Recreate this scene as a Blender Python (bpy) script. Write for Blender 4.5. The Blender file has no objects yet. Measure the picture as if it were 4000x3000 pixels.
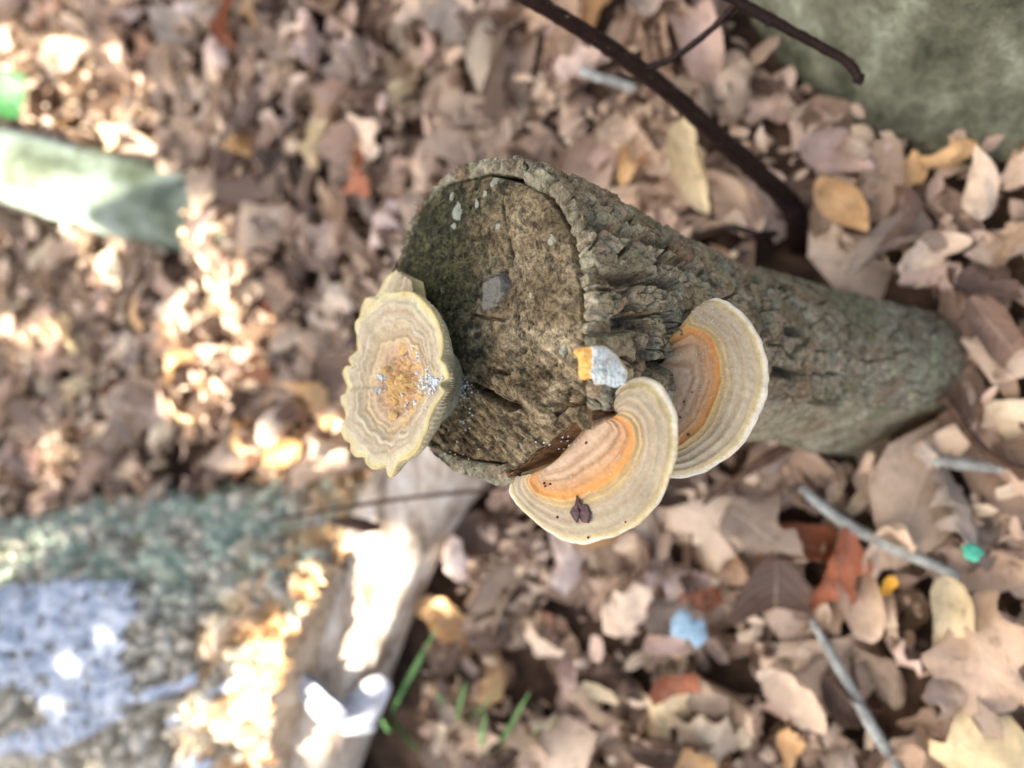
import bpy, math, random
import numpy as np
from mathutils import Vector, Matrix, Euler

# ------------------------------------------------------------------ camera, sky, sun, exposure
SC = bpy.context.scene
COL = SC.collection
random.seed(7)
RNG = np.random.default_rng(11)

TILT = math.radians(30.0)
CAM = np.array([0.0, 0.0, 0.55])
FPX = 3100.0
FW = np.array([-math.sin(TILT), 0, -math.cos(TILT)])
RT = np.array([math.cos(TILT), 0, -math.sin(TILT)])
UP = np.array([0.0, 1.0, 0.0])

cam_d = bpy.data.cameras.new('camera')
cam_d.sensor_width = 36.0
cam_d.lens = FPX / 4000.0 * 36.0
cam_d.clip_start = 0.01
cam_d.clip_end = 200
cam_d.dof.use_dof = True
cam_d.dof.focus_distance = 0.286
cam_d.dof.aperture_fstop = 4.7
cam_o = bpy.data.objects.new('camera', cam_d)
COL.objects.link(cam_o)
cam_o.location = CAM
cam_o.rotation_euler = (0, TILT, 0)
SC.camera = cam_o

SUN_EL = math.radians(58)
SUN_H = np.array([-0.86, -0.51]); SUN_H = SUN_H / np.linalg.norm(SUN_H)
SUN = np.array([SUN_H[0] * math.cos(SUN_EL), SUN_H[1] * math.cos(SUN_EL), math.sin(SUN_EL)])

W = bpy.data.worlds.new('World'); SC.world = W; W.use_nodes = True
nt = W.node_tree
bg = nt.nodes['Background']
sky = nt.nodes.new('ShaderNodeTexSky')
sky.sky_type = 'NISHITA'; sky.sun_disc = False
sky.sun_elevation = SUN_EL
sky.sun_rotation = math.atan2(SUN[0], SUN[1])
sky.air_density = 1.0; sky.dust_density = 6.5; sky.ozone_density = 0.0
nt.links.new(sky.outputs[0], bg.inputs[0])
bg.inputs[1].default_value = 0.065

sun_d = bpy.data.lights.new('sun', 'SUN')
sun_d.energy = 4.2; sun_d.angle = math.radians(0.55); sun_d.color = (1.0, 0.93, 0.82)
sun_o = bpy.data.objects.new('sun', sun_d); COL.objects.link(sun_o)
sun_o.rotation_euler = Vector(-SUN).to_track_quat('-Z', 'Y').to_euler()

SC.view_settings.view_transform = 'Standard'
SC.view_settings.look = 'None'
SC.view_settings.gamma = 1.0
SC.view_settings.exposure = 2.88
SC.render.engine = 'CYCLES'
SC.cycles.use_denoising = True
SC.cycles.max_bounces = 6

# ------------------------------------------------------------------ numbers: noise and mapping
def ray(px, py):
    return FW + (px - 2000.0) / FPX * RT + (1500.0 - py) / FPX * UP
def at_depth(px, py, d): return CAM + d * ray(px, py)
def at_z(px, py, z):
    r = ray(px, py); return CAM + r * ((z - CAM[2]) / r[2])
def at_plane(px, py, p, n):
    r = ray(px, py); return CAM + r * (np.dot(p - CAM, n) / np.dot(r, n))
def unit(v): v = np.asarray(v, float); return v / np.linalg.norm(v)

_perm = np.random.default_rng(3).permutation(256); _perm = np.concatenate([_perm, _perm, _perm])
_g = np.random.default_rng(4).normal(size=(256, 3)); _g /= np.linalg.norm(_g, axis=1)[:, None]
def perlin(x, y, z=0.0):
    x, y, z = np.broadcast_arrays(np.asarray(x, float), np.asarray(y, float), np.asarray(z, float))
    xi = np.floor(x).astype(int); yi = np.floor(y).astype(int); zi = np.floor(z).astype(int)
    xf = x - xi; yf = y - yi; zf = z - zi
    xi &= 255; yi &= 255; zi &= 255
    f = lambda t: t * t * t * (t * (t * 6 - 15) + 10)
    u, v, w = f(xf), f(yf), f(zf)
    def gd(a, b, c):
        h = _perm[_perm[_perm[xi + a] + yi + b] + zi + c]
        g = _g[h]
        return g[..., 0] * (xf - a) + g[..., 1] * (yf - b) + g[..., 2] * (zf - c)
    l = lambda a, b, t: a + (b - a) * t
    return 1.5 * l(l(l(gd(0,0,0), gd(1,0,0), u), l(gd(0,1,0), gd(1,1,0), u), v),
                   l(l(gd(0,0,1), gd(1,0,1), u), l(gd(0,1,1), gd(1,1,1), u), v), w)
def fbm(x, y, z=0.0, o=4, g=0.5):
    s = 0; a = 1; t = 0
    for i in range(o):
        s = s + a * perlin(x * 2**i + 17.3 * i, y * 2**i + 5.1 * i, np.asarray(z) * 2**i); t += a; a *= g
    return s / t
def worley(x, y, seed=0, wrapx=None):
    x, y = np.broadcast_arrays(np.asarray(x, float), np.asarray(y, float))
    xi = np.floor(x).astype(int); yi = np.floor(y).astype(int)
    f1 = np.full(x.shape, 9.0); f2 = np.full(x.shape, 9.0); cid = np.zeros(x.shape)
    for dx in (-1, 0, 1):
        for dy in (-1, 0, 1):
            cx = xi + dx; cy = yi + dy
            cw = cx % wrapx if wrapx else cx
            h = _perm[(_perm[(cw + seed) & 255] + cy + 7 * seed) & 255]
            h2 = _perm[(h + 91) & 255]
            px = cx + 0.1 + 0.8 * h / 255.0; py = cy + 0.1 + 0.8 * h2 / 255.0
            d = np.hypot(x - px, y - py)
            m = d < f1
            f2 = np.where(m, f1, np.minimum(f2, d))
            cid = np.where(m, _perm[(h + h2) & 255] / 255.0, cid)
            f1 = np.where(m, d, f1)
    return f1, f2, cid
def sstep(a, b, x):
    t = np.clip((x - a) / (b - a), 0, 1); return t * t * (3 - 2 * t)
def gauss(x, m, s): return np.exp(-((x - m) / s) ** 2)
def seg_dist(x, y, pts):
    d = np.full(np.shape(x), 1e9)
    for (x0, y0), (x1, y1) in zip(pts[:-1], pts[1:]):
        vx, vy = x1 - x0, y1 - y0
        t = np.clip(((x - x0) * vx + (y - y0) * vy) / (vx * vx + vy * vy + 1e-12), 0, 1)
        d = np.minimum(d, np.hypot(x - x0 - t * vx, y - y0 - t * vy))
    return d
def inside(x, y, poly):
    c = np.zeros(np.shape(x), bool)
    p = np.asarray(poly); n = len(p)
    for i in range(n):
        x0, y0 = p[i]; x1, y1 = p[i - 1]
        if y0 == y1: continue
        c ^= ((y0 > y) != (y1 > y)) & (x < (x1 - x0) * (y - y0) / (y1 - y0) + x0)
    return c
def spline(P, n):
    P = np.asarray(P, float); m = len(P)
    t = np.linspace(0, m - 1, n); i = np.clip(t.astype(int), 0, m - 2); f = (t - i)[:, None]
    p0 = P[np.clip(i - 1, 0, m - 1)]; p1 = P[i]; p2 = P[i + 1]; p3 = P[np.clip(i + 2, 0, m - 1)]
    return 0.5 * (2 * p1 + (p2 - p0) * f + (2 * p0 - 5 * p1 + 4 * p2 - p3) * f**2 + (3 * p1 - p0 - 3 * p2 + p3) * f**3)

# ------------------------------------------------------------------ mesh helpers
def mesh_np(name, V, F, attrs=None, smooth=True):
    V = np.asarray(V, np.float32); F = np.asarray(F, np.int32)
    me = bpy.data.meshes.new(name)
    n = F.shape[1]
    me.vertices.add(len(V)); me.vertices.foreach_set('co', V.ravel())
    me.loops.add(F.size); me.loops.foreach_set('vertex_index', F.ravel())
    me.polygons.add(len(F))
    me.polygons.foreach_set('loop_start', np.arange(0, F.size, n, dtype=np.int32))
    me.polygons.foreach_set('loop_total', np.full(len(F), n, np.int32))
    me.polygons.foreach_set('use_smooth', np.full(len(F), smooth))
    for k, a in (attrs or {}).items():
        at = me.attributes.new(k, 'FLOAT', 'POINT')
        at.data.foreach_set('value', np.asarray(a, np.float32).ravel())
    me.update(); me.validate()
    return me
def grid_faces(nu, nv, wrap_u=False):
    iu = np.arange(nu if wrap_u else nu - 1); iv = np.arange(nv - 1)
    a, b = np.meshgrid(iu, iv, indexing='ij')
    a2 = (a + 1) % nu
    return np.stack([a * nv + b, a2 * nv + b, a2 * nv + b + 1, a * nv + b + 1], -1).reshape(-1, 4)
def link(name, me, mat, parent=None, **props):
    o = bpy.data.objects.new(name, me); COL.objects.link(o)
    if mat and not len(me.materials): me.materials.append(mat)
    if parent: o.parent = parent
    for k, v in props.items(): o[k] = v
    return o
def thing(name, label, cat, loc=(0, 0, 0), group=None):
    o = bpy.data.objects.new(name, None); COL.objects.link(o); o.location = loc
    o.empty_display_size = 0.02
    o['label'] = label; o['category'] = cat
    if group: o['group'] = group
    return o
def part(name, V, F, mat, root, attrs=None, smooth=True, **props):
    V = np.asarray(V, float)
    off = np.array(root.location)
    r = root.parent
    while r is not None: off = off + np.array(r.location); r = r.parent
    return link(name, mesh_np(name, V - off, F, attrs, smooth), mat, root, **props)
def single(name, V, F, mat, label, cat, attrs=None, group=None, smooth=True, **props):
    V = np.asarray(V, float); c = V.mean(0); c[2] = V[:, 2].min()
    o = link(name, mesh_np(name, V - c, F, attrs, smooth), mat, None, label=label, category=cat, **props)
    o.location = c
    if group: o['group'] = group
    return o
def tube(P, R, ns=10, n=None, bump=0.0, seed=0, caps=True):
    P = np.asarray(P, float); R = np.asarray(R, float)
    if n:
        t = np.linspace(0, len(P) - 1, n)
        R = np.interp(t, np.arange(len(P)), R); P = spline(P, n)
    m = len(P)
    T = np.gradient(P, axis=0); T /= np.linalg.norm(T, axis=1)[:, None]
    ref = np.array([0.13, 0.21, 0.97]) if abs(T[0, 2]) < 0.9 else np.array([1.0, 0.1, 0])
    A = np.cross(T, ref); A /= np.linalg.norm(A, axis=1)[:, None]
    B = np.cross(T, A)
    th = np.linspace(0, 2 * np.pi, ns, endpoint=False)
    rr = R[:, None] * (1 + bump * perlin(np.cos(th)[None] * 1.3 + seed, np.sin(th)[None] * 1.3, np.arange(m)[:, None] * 0.45 + seed))
    V = P[:, None] + rr[..., None] * (np.cos(th)[None, :, None] * A[:, None] + np.sin(th)[None, :, None] * B[:, None])
    a, b = np.meshgrid(np.arange(m - 1), np.arange(ns), indexing='ij'); b2 = (b + 1) % ns
    F = np.stack([a * ns + b, (a + 1) * ns + b, (a + 1) * ns + b2, a * ns + b2], -1).reshape(-1, 4)
    V = V.reshape(-1, 3)
    if caps:
        k = len(V); V = np.vstack([V, P[0], P[-1]])
        c0 = [[k, (j + 1) % ns, j, k] for j in range(ns)]
        e = (m - 1) * ns
        c1 = [[k + 1, e + j, e + (j + 1) % ns, k + 1] for j in range(ns)]
        # quads with a doubled corner are not valid: split as tiny quads round the pole
        q0 = [[k, (2*j+2) % ns, 2*j+1, 2*j] for j in range(ns // 2)]
        q1 = [[k + 1, e + 2*j, e + 2*j+1, e + (2*j+2) % ns] for j in range(ns // 2)]
        F = np.vstack([F, q0, q1])
    return V, F
def merge(parts):
    Vs, Fs, o = [], [], 0
    for V, F in parts:
        Vs.append(np.asarray(V)); Fs.append(np.asarray(F) + o); o += len(V)
    return np.vstack(Vs), np.vstack(Fs)

# ------------------------------------------------------------------ materials
def new_mat(name, rough=0.8, spec=0.25):
    m = bpy.data.materials.new(name); m.use_nodes = True
    n = m.node_tree.nodes; b = n['Principled BSDF']
    b.inputs['Roughness'].default_value = rough
    b.inputs['Specular IOR Level'].default_value = spec
    return m, m.node_tree, b
def N(t, typ, **kw):
    n = t.nodes.new(typ)
    for k, v in kw.items(): setattr(n, k, v)
    return n
def lk(t, a, b): t.links.new(a, b)
def noise_n(t, scale, detail=4, rough=0.55, vec=None, dist=0.0):
    n = N(t, 'ShaderNodeTexNoise'); n.inputs['Scale'].default_value = scale
    n.inputs['Detail'].default_value = detail; n.inputs['Roughness'].default_value = rough
    n.inputs['Distortion'].default_value = dist
    if vec: lk(t, vec, n.inputs['Vector'])
    return n.outputs['Fac']
def coords(t, scale=(1, 1, 1), out='Object'):
    c = N(t, 'ShaderNodeTexCoord'); mp = N(t, 'ShaderNodeMapping'); mp.inputs['Scale'].default_value = scale
    lk(t, c.outputs[out], mp.inputs[0]); return mp.outputs[0]
def ramp(t, fac, stops, interp='LINEAR'):
    r = N(t, 'ShaderNodeValToRGB'); r.color_ramp.interpolation = interp
    e = r.color_ramp.elements
    while len(e) > 1: e.remove(e[-1])
    e[0].position = stops[0][0]; e[0].color = (*stops[0][1], 1)
    for p, c in stops[1:]:
        x = e.new(p); x.color = (*c, 1)
    if fac is not None: lk(t, fac, r.inputs[0])
    return r.outputs[0]
def mix(t, fac, a, b, mode='MIX'):
    m = N(t, 'ShaderNodeMix', data_type='RGBA', blend_type=mode)
    if hasattr(fac, 'links'): lk(t, fac, m.inputs[0])
    else: m.inputs[0].default_value = fac
    for s, i in ((a, 6), (b, 7)):
        if hasattr(s, 'links'): lk(t, s, m.inputs[i])
        else: m.inputs[i].default_value = (*s, 1)
    return m.outputs[2]
def mth(t, op, a, b=None, clamp=False):
    m = N(t, 'ShaderNodeMath', operation=op, use_clamp=clamp)
    for s, i in ((a, 0), (b, 1)):
        if s is None: continue
        if hasattr(s, 'links'): lk(t, s, m.inputs[i])
        else: m.inputs[i].default_value = s
    return m.outputs[0]
def maprange(t, v, a, b, c=0.0, d=1.0):
    m = N(t, 'ShaderNodeMapRange'); m.interpolation_type = 'SMOOTHSTEP'
    lk(t, v, m.inputs[0])
    for i, x in enumerate((a, b, c, d)): m.inputs[i + 1].default_value = x
    return m.outputs[0]
def attr(t, name):
    a = N(t, 'ShaderNodeAttribute'); a.attribute_name = name; return a.outputs['Fac']
def bump(t, b, h, strength, dist):
    n = N(t, 'ShaderNodeBump'); n.inputs['Strength'].default_value = strength; n.inputs['Distance'].default_value = dist
    lk(t, h, n.inputs['Height']); lk(t, n.outputs[0], b.inputs['Normal'])
G = lambda r, g, b: tuple((c / 255 / 12.92) if c / 255 <= 0.04045 else ((c / 255 + 0.055) / 1.055) ** 2.4 for c in (r, g, b))

def mat_bark():
    m, t, b = new_mat('stump_bark', 0.85, 0.2)
    v = coords(t)
    n1 = noise_n(t, 60, 5, 0.6, v); n2 = noise_n(t, 420, 4, 0.6, v); n3 = noise_n(t, 950, 3, 0.7, v)
    base = ramp(t, n1, [(0.28, G(104, 96, 80)), (0.42, G(150, 142, 122)), (0.55, G(176, 170, 150)), (0.7, G(192, 188, 172))])
    cell = ramp(t, attr(t, 'cell'), [(0, G(96, 82, 66)), (0.2, G(136, 124, 104)), (0.4, G(166, 156, 136)), (0.55, G(132, 108, 86)), (0.7, G(176, 168, 148)), (0.85, G(146, 112, 88)), (1, G(120, 94, 74))])
    c = mix(t, 0.62, base, cell)
    mid = noise_n(t, 170, 5, 0.75, v, 0.5)
    c = mix(t, 0.75, c, ramp(t, mid, [(0.36, (0.3, 0.28, 0.25)), (0.48, (0.85, 0.84, 0.82)), (0.58, (1.15, 1.15, 1.13)), (0.68, (1.38, 1.38, 1.36))]), 'MULTIPLY')
    fine = ramp(t, n2, [(0.34, (0.34, 0.31, 0.28)), (0.48, (0.98, 0.98, 0.97)), (0.64, (1.5, 1.5, 1.48))])
    c = mix(t, 0.6, c, fine, 'MULTIPLY')
    c = mix(t, 0.4, c, ramp(t, n3, [(0.36, (0.45, 0.42, 0.4)), (0.5, (1, 1, 1)), (0.64, (1.45, 1.45, 1.42))]), 'MULTIPLY')
    lich = mth(t, 'MULTIPLY', maprange(t, noise_n(t, 140, 5, 0.7, v), 0.54, 0.66), attr(t, 'top'))
    c = mix(t, mth(t, 'MULTIPLY', lich, 0.7), c, G(150, 160, 142))
    moss = mth(t, 'MULTIPLY', maprange(t, noise_n(t, 45, 4, 0.6, v), 0.48, 0.68), attr(t, 'low'))
    c = mix(t, mth(t, 'MULTIPLY', moss, 0.6), c, G(124, 132, 92))
    sp = maprange(t, attr(t, 'split'), 0.3, 0.7)
    sv = coords(t, (1, 1, 1), 'Object')
    spc = ramp(t, noise_n(t, 210, 5, 0.6, coords(t, (1.0, 1.0, 0.25))), [(0.3, G(62, 42, 28)), (0.5, G(118, 84, 56)), (0.68, G(150, 112, 76))])
    c = mix(t, sp, c, spc)
    c = mix(t, 1.0, c, (0.78, 0.81, 0.77), 'MULTIPLY')
    lk(t, c, b.inputs['Base Color'])
    bump(t, b, mth(t, 'ADD', n2, mth(t, 'MULTIPLY', n3, 0.5)), 0.8, 0.0016)
    return m
def mat_cut():
    m, t, b = new_mat('weathered_end_grain', 0.85, 0.2)
    v = coords(t)
    n1 = noise_n(t, 55, 5, 0.65, v); n2 = noise_n(t, 330, 5, 0.65, v); n3 = noise_n(t, 850, 3, 0.7, v)
    c = ramp(t, n1, [(0.3, G(92, 80, 62)), (0.45, G(134, 118, 94)), (0.58, G(160, 144, 120)), (0.72, G(186, 172, 148))])
    mid = noise_n(t, 75, 6, 0.72, v, 0.8)
    c = mix(t, 0.9, c, ramp(t, mid, [(0.36, (0.34, 0.31, 0.27)), (0.47, (0.9, 0.88, 0.85)), (0.56, (1.1, 1.1, 1.08)), (0.68, (1.32, 1.3, 1.25))]), 'MULTIPLY')
    fine = ramp(t, n2, [(0.36, (0.2, 0.18, 0.15)), (0.45, (0.75, 0.73, 0.7)), (0.54, (1.1, 1.08, 1.04)), (0.66, (1.6, 1.55, 1.45))])
    c = mix(t, 0.8, c, fine, 'MULTIPLY')
    c = mix(t, 0.85, c, ramp(t, n3, [(0.36, (0.6, 0.57, 0.53)), (0.5, (1, 1, 1)), (0.64, (1.25, 1.24, 1.2))]), 'MULTIPLY')
    cb = N(t, 'ShaderNodeCombineXYZ'); lk(t, mth(t, 'MULTIPLY', attr(t, 'fa'), 0.16), cb.inputs[0]); lk(t, attr(t, 'fb'), cb.inputs[1])
    stk = ramp(t, noise_n(t, 480, 5, 0.7, cb.outputs[0], 0.3), [(0.34, (0.22, 0.2, 0.17)), (0.47, (0.85, 0.83, 0.8)), (0.56, (1.1, 1.08, 1.05)), (0.68, (1.5, 1.46, 1.38))])
    c = mix(t, mth(t, 'MULTIPLY', attr(t, 'torn'), 0.9), c, stk, 'MULTIPLY')
    st = mth(t, 'ADD', attr(t, 'stain'), mth(t, 'MULTIPLY', mth(t, 'SUBTRACT', noise_n(t, 110, 5, 0.75, v), 0.5), 1.9))
    dark = ramp(t, n2, [(0.34, G(22, 23, 17)), (0.5, G(48, 47, 33)), (0.6, G(84, 82, 56)), (0.7, G(124, 118, 84))])
    c = mix(t, mth(t, 'MULTIPLY', maprange(t, st, 0.25, 0.62), 0.95), c, dark)
    pale = maprange(t, attr(t, 'pale'), 0.35, 0.75)
    c = mix(t, mth(t, 'MULTIPLY', pale, 0.8), c, G(176, 178, 162))
    bare = maprange(t, attr(t, 'grey'), 0.3, 0.7)
    c = mix(t, mth(t, 'MULTIPLY', bare, 0.75), c, G(142, 138, 132))
    c = mix(t, 1.0, c, (0.78, 0.81, 0.77), 'MULTIPLY')
    lk(t, c, b.inputs['Base Color'])
    bump(t, b, mth(t, 'ADD', n2, mth(t, 'MULTIPLY', n3, 0.6)), 0.9, 0.0016)
    return m
def mat_fungus(name, stops, rough=0.75):
    m, t, b = new_mat(name, rough, 0.25)
    v = coords(t)
    z = attr(t, 'zone')
    w1 = mth(t, 'MULTIPLY', mth(t, 'SUBTRACT', noise_n(t, 45, 4, 0.6, v), 0.5), 0.09)
    w2 = mth(t, 'MULTIPLY', mth(t, 'SUBTRACT', noise_n(t, 500, 4, 0.7, v), 0.5), 0.06)
    zz = mth(t, 'ADD', z, mth(t, 'ADD', w1, w2))
    c = mix(t, 1.0, ramp(t, zz, stops), (0.75, 0.76, 0.79), 'MULTIPLY')
    n2 = noise_n(t, 900, 4, 0.65, v)
    c = mix(t, 0.7, c, ramp(t, n2, [(0.25, (0.78, 0.75, 0.72)), (0.5, (1, 1, 1)), (0.75, (1.16, 1.16, 1.15))]), 'MULTIPLY')
    bl = noise_n(t, 120, 3, 0.6, v)
    c = mix(t, 0.6, c, ramp(t, bl, [(0.3, (0.78, 0.74, 0.70)), (0.62, (1.1, 1.1, 1.1))]), 'MULTIPLY')
    lk(t, c, b.inputs['Base Color'])
    b.inputs['Subsurface Weight'].default_value = 0.12
    b.inputs['Subsurface Radius'].default_value = (0.004, 0.003, 0.0015)
    b.inputs['Subsurface Scale'].default_value = 0.4
    bump(t, b, n2, 0.5, 0.0006)
    return m
def mat_noise(name, stops, scale, scl=(1, 1, 1), rough=0.85, bs=0.4, bd=0.002, spec=0.2, fine=0.6, fs=6.0):
    m, t, b = new_mat(name, rough, spec)
    v = coords(t, scl)
    n1 = noise_n(t, scale, 5, 0.6, v); n2 = noise_n(t, scale * fs, 4, 0.6, v)
    c = ramp(t, n1, stops)
    c = mix(t, fine, c, ramp(t, n2, [(0.28, (0.5, 0.48, 0.45)), (0.5, (1, 1, 1)), (0.74, (1.35, 1.33, 1.3))]), 'MULTIPLY')
    lk(t, c, b.inputs['Base Color'])
    bump(t, b, mth(t, 'ADD', n1, n2), bs, bd)
    return m
def mat_leaf(name, stops, rough=0.55, trans=0.22, k=1.0):
    m, t, b = new_mat(name, rough, 0.35)
    u = attr(t, 'lu'); w = attr(t, 'lv')
    oi = N(t, 'ShaderNodeObjectInfo')
    rnd = mth(t, 'FRACT', mth(t, 'ADD', oi.outputs['Random'], attr(t, 'lr')))
    c = ramp(t, rnd, stops)
    v = coords(t, (k, k, k))
    n1 = noise_n(t, 14, 5, 0.7, v)
    c = mix(t, 0.9, c, ramp(t, noise_n(t, 5.0, 5, 0.7, v, 0.4), [(0.28, (0.5, 0.45, 0.4)), (0.42, (1.1, 1.1, 1.1)), (0.58, (1.3, 1.3, 1.3)), (0.75, (1.5, 1.5, 1.5))]), 'MULTIPLY')
    rib = maprange(t, mth(t, 'ABSOLUTE', w), 0.0, 0.07, 1.0, 0.0)
    sv = mth(t, 'FRACT', mth(t, 'SUBTRACT', mth(t, 'MULTIPLY', u, 9.0), mth(t, 'MULTIPLY', mth(t, 'ABSOLUTE', w), 2.2)))
    vein = maprange(t, mth(t, 'ABSOLUTE', mth(t, 'SUBTRACT', sv, 0.5)), 0.0, 0.09, 0.5, 0.0)
    ve = mth(t, 'MAXIMUM', rib, vein)
    c = mix(t, mth(t, 'MULTIPLY', ve, 0.35), c, (0.62, 0.5, 0.36))
    edge = maprange(t, mth(t, 'ADD', mth(t, 'ABSOLUTE', w), mth(t, 'MULTIPLY', n1, 0.5)), 0.95, 1.35)
    c = mix(t, mth(t, 'MULTIPLY', edge, 0.35), c, (0.16, 0.09, 0.05))
    lk(t, c, b.inputs['Base Color'])
    bump(t, b, mth(t, 'ADD', ve, n1), 0.35, 0.0015)
    tr = N(t, 'ShaderNodeBsdfTranslucent'); lk(t, c, tr.inputs[0])
    ms = N(t, 'ShaderNodeMixShader'); ms.inputs[0].default_value = trans
    out = t.nodes['Material Output']
    lk(t, b.outputs[0], ms.inputs[1]); lk(t, tr.outputs[0], ms.inputs[2]); lk(t, ms.outputs[0], out.inputs[0])
    return m

M = {}
M['bark'] = mat_bark(); M['cut'] = mat_cut()
BR = [(0.0, G(200, 170, 134)), (0.10, G(214, 184, 150)), (0.16, G(186, 150, 112)), (0.22, G(218, 186, 148)), (0.27, G(180, 140, 100)), (0.31, G(214, 172, 128)),
      (0.35, G(214, 166, 116)), (0.40, G(206, 154, 102)), (0.45, G(230, 162, 92)), (0.49, G(224, 160, 88)), (0.515, G(216, 182, 116)),
      (0.55, G(190, 160, 118)), (0.585, G(216, 190, 132)), (0.62, G(186, 164, 128)), (0.70, G(196, 180, 148)), (0.76, G(178, 158, 126)),
      (0.83, G(196, 182, 150)), (0.89, G(180, 164, 132)), (0.935, G(194, 178, 140)), (0.96, G(206, 184, 128)), (0.985, G(218, 202, 156)), (1.0, G(226, 220, 196))]
M['bracket'] = mat_fungus('zoned_bracket', BR)
M['rosette'] = mat_fungus('pale_rosette', [(0.0, G(206, 170, 118)), (0.12, G(214, 176, 124)), (0.25, G(226, 186, 134)), (0.34, G(212, 180, 142)),
      (0.45, G(210, 182, 146)), (0.50, G(226, 202, 152)), (0.54, G(192, 168, 132)), (0.66, G(206, 188, 152)), (0.70, G(214, 202, 170)), (0.74, G(194, 174, 140)),
      (0.88, G(206, 192, 158)), (0.93, G(216, 204, 162)), (0.97, G(222, 208, 158)), (1.0, G(220, 200, 136))])
M['gill'] = mat_noise('gill_side', [(0.3, G(160, 150, 116)), (0.7, G(206, 200, 168))], 300, rough=0.8)
M['lump'] = mat_noise('ochre_lump', [(0.3, G(186, 148, 90)), (0.7, G(212, 178, 120))], 200, rough=0.7)
M['powder'] = mat_noise('white_powder', [(0.3, G(190, 196, 196)), (0.7, G(216, 220, 218))], 300, rough=0.8)
M['stub'] = None
M['scrap'] = mat_noise('dark_red_scrap', [(0.3, G(30, 14, 16)), (0.6, G(70, 22, 24))], 160, rough=0.22, spec=0.6)
M['soil'] = mat_noise('soil', [(0.3, G(48, 37, 29)), (0.5, G(80, 63, 50)), (0.7, G(112, 90, 72))], 40, rough=0.95, bd=0.004)
M['twig'] = mat_noise('dark_twig', [(0.3, G(20, 13, 12)), (0.5, G(36, 22, 19)), (0.68, G(52, 34, 28))], 420, rough=0.55, bd=0.0006, fine=0.4)
M['greytwig'] = mat_noise('grey_twig', [(0.3, G(112, 108, 100)), (0.5, G(146, 148, 142)), (0.7, G(176, 180, 172))], 120, rough=0.7, bd=0.0008)
M['browntwig'] = mat_noise('brown_twig', [(0.3, G(50, 34, 26)), (0.6, G(86, 64, 48))], 160, rough=0.7, bd=0.0008)
M['trunk'] = mat_noise('grey_green_trunk', [(0.3, G(66, 70, 54)), (0.42, G(98, 100, 82)), (0.54, G(116, 118, 98)), (0.7, G(154, 160, 138))], 34, (1.0, 1.0, 0.5), rough=0.9, bs=0.7, bd=0.006, fs=5)
M['foliage'] = None
M['grass'] = mat_noise('grass_blade', [(0.3, G(84, 136, 74)), (0.7, G(140, 178, 112))], 60, rough=0.5)
M['green'] = mat_noise('green_leaf', [(0.3, G(16, 66, 20)), (0.7, G(30, 88, 32))], 40, rough=0.45)
M['whitefungus'] = mat_noise('white_fungus', [(0.3, G(150, 150, 154)), (0.7, G(186, 186, 190))], 60, rough=0.8)
M['crust'] = mat_noise('white_crust', [(0.30, G(120, 122, 124)), (0.42, G(172, 178, 188)), (0.7, G(196, 204, 216))], 70, rough=0.9, bd=0.001, fine=0.5)
M['barewood'] = None
M['chip'] = mat_noise('bluegrey_chip', [(0.3, G(130, 158, 174)), (0.7, G(168, 192, 204))], 80)
M['teal'] = mat_noise('teal_chip', [(0.3, G(60, 150, 120)), (0.7, G(100, 190, 160))], 80)
M['moss'] = mat_noise('moss_fibre', [(0.3, G(54, 58, 30)), (0.6, G(104, 100, 62)), (0.75, G(150, 136, 100))], 60, fine=0.2)
# ------------------------------------------------------------------ ground
def ground_h(x, y):
    return 0.012 * fbm(x * 5 + 3, y * 5, 1.0, 4) + 0.02 * perlin(x * 1.3, y * 1.3, 4.0)
ax = np.concatenate([np.linspace(-40, -3.2, 14), np.linspace(-3, 1.5, 170), np.linspace(1.8, 40, 14)])
ay = np.concatenate([np.linspace(-40, -2.2, 14), np.linspace(-2, 2, 150), np.linspace(2.2, 40, 14)])
gx, gy = np.meshgrid(ax, ay, indexing='ij')
V = np.stack([gx, gy, ground_h(gx, gy) - 0.01], -1).reshape(-1, 3)
link('ground', mesh_np('ground', V, grid_faces(len(ax), len(ay))), M['soil'], None, kind='structure',
     label='brown forest soil under the fallen leaves')

# ------------------------------------------------------------------ stump frame
STB = np.array([-0.064, 0.010, -0.012])
STT = np.array([-0.160, 0.024, 0.293])
SA = unit(STT - STB); SX = unit(np.cross([0, 1, 0], SA)); SY = np.cross(SA, SX)
SLEN = np.linalg.norm(STT - STB) + 0.02
def stump_local(px, py, lift=0.0):
    p = at_plane(px, py, STT + SA * lift, SA) - STT
    return np.dot(p, SX), np.dot(p, SY)
OUT = [(1950,1882),(1850,1862),(1720,1800),(1660,1740),(1600,1640),(1565,1500),(1545,1350),(1532,1200),(1532,1100),(1560,980),(1592,900),
       (1650,780),(1720,700),(1820,640),(1930,615),(2050,632),(2160,690),(2240,780),(2295,920),(2322,1080),(2328,1250),(2322,1400),
       (2325,1520),(2322,1590),(2295,1628),(2205,1690),(2085,1785)]
_ol = np.array([stump_local(*p) for p in OUT])
_ot = np.arctan2(_ol[:, 1], _ol[:, 0]); _or = np.hypot(_ol[:, 0], _ol[:, 1])
_o = np.argsort(_ot); _ot = _ot[_o]; _or = _or[_o]
_ot = np.concatenate([_ot - 2 * np.pi, _ot, _ot + 2 * np.pi]); _or = np.tile(_or, 3)
def Rtop(th): return np.interp((th + np.pi) % (2 * np.pi) - np.pi, _ot, _or)
_sa = [math.atan2(*reversed(stump_local(*p))) for p in ((2315, 1605), (1975, 1870))]
SPLIT0, SPLIT1 = min(_sa), max(_sa)
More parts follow.
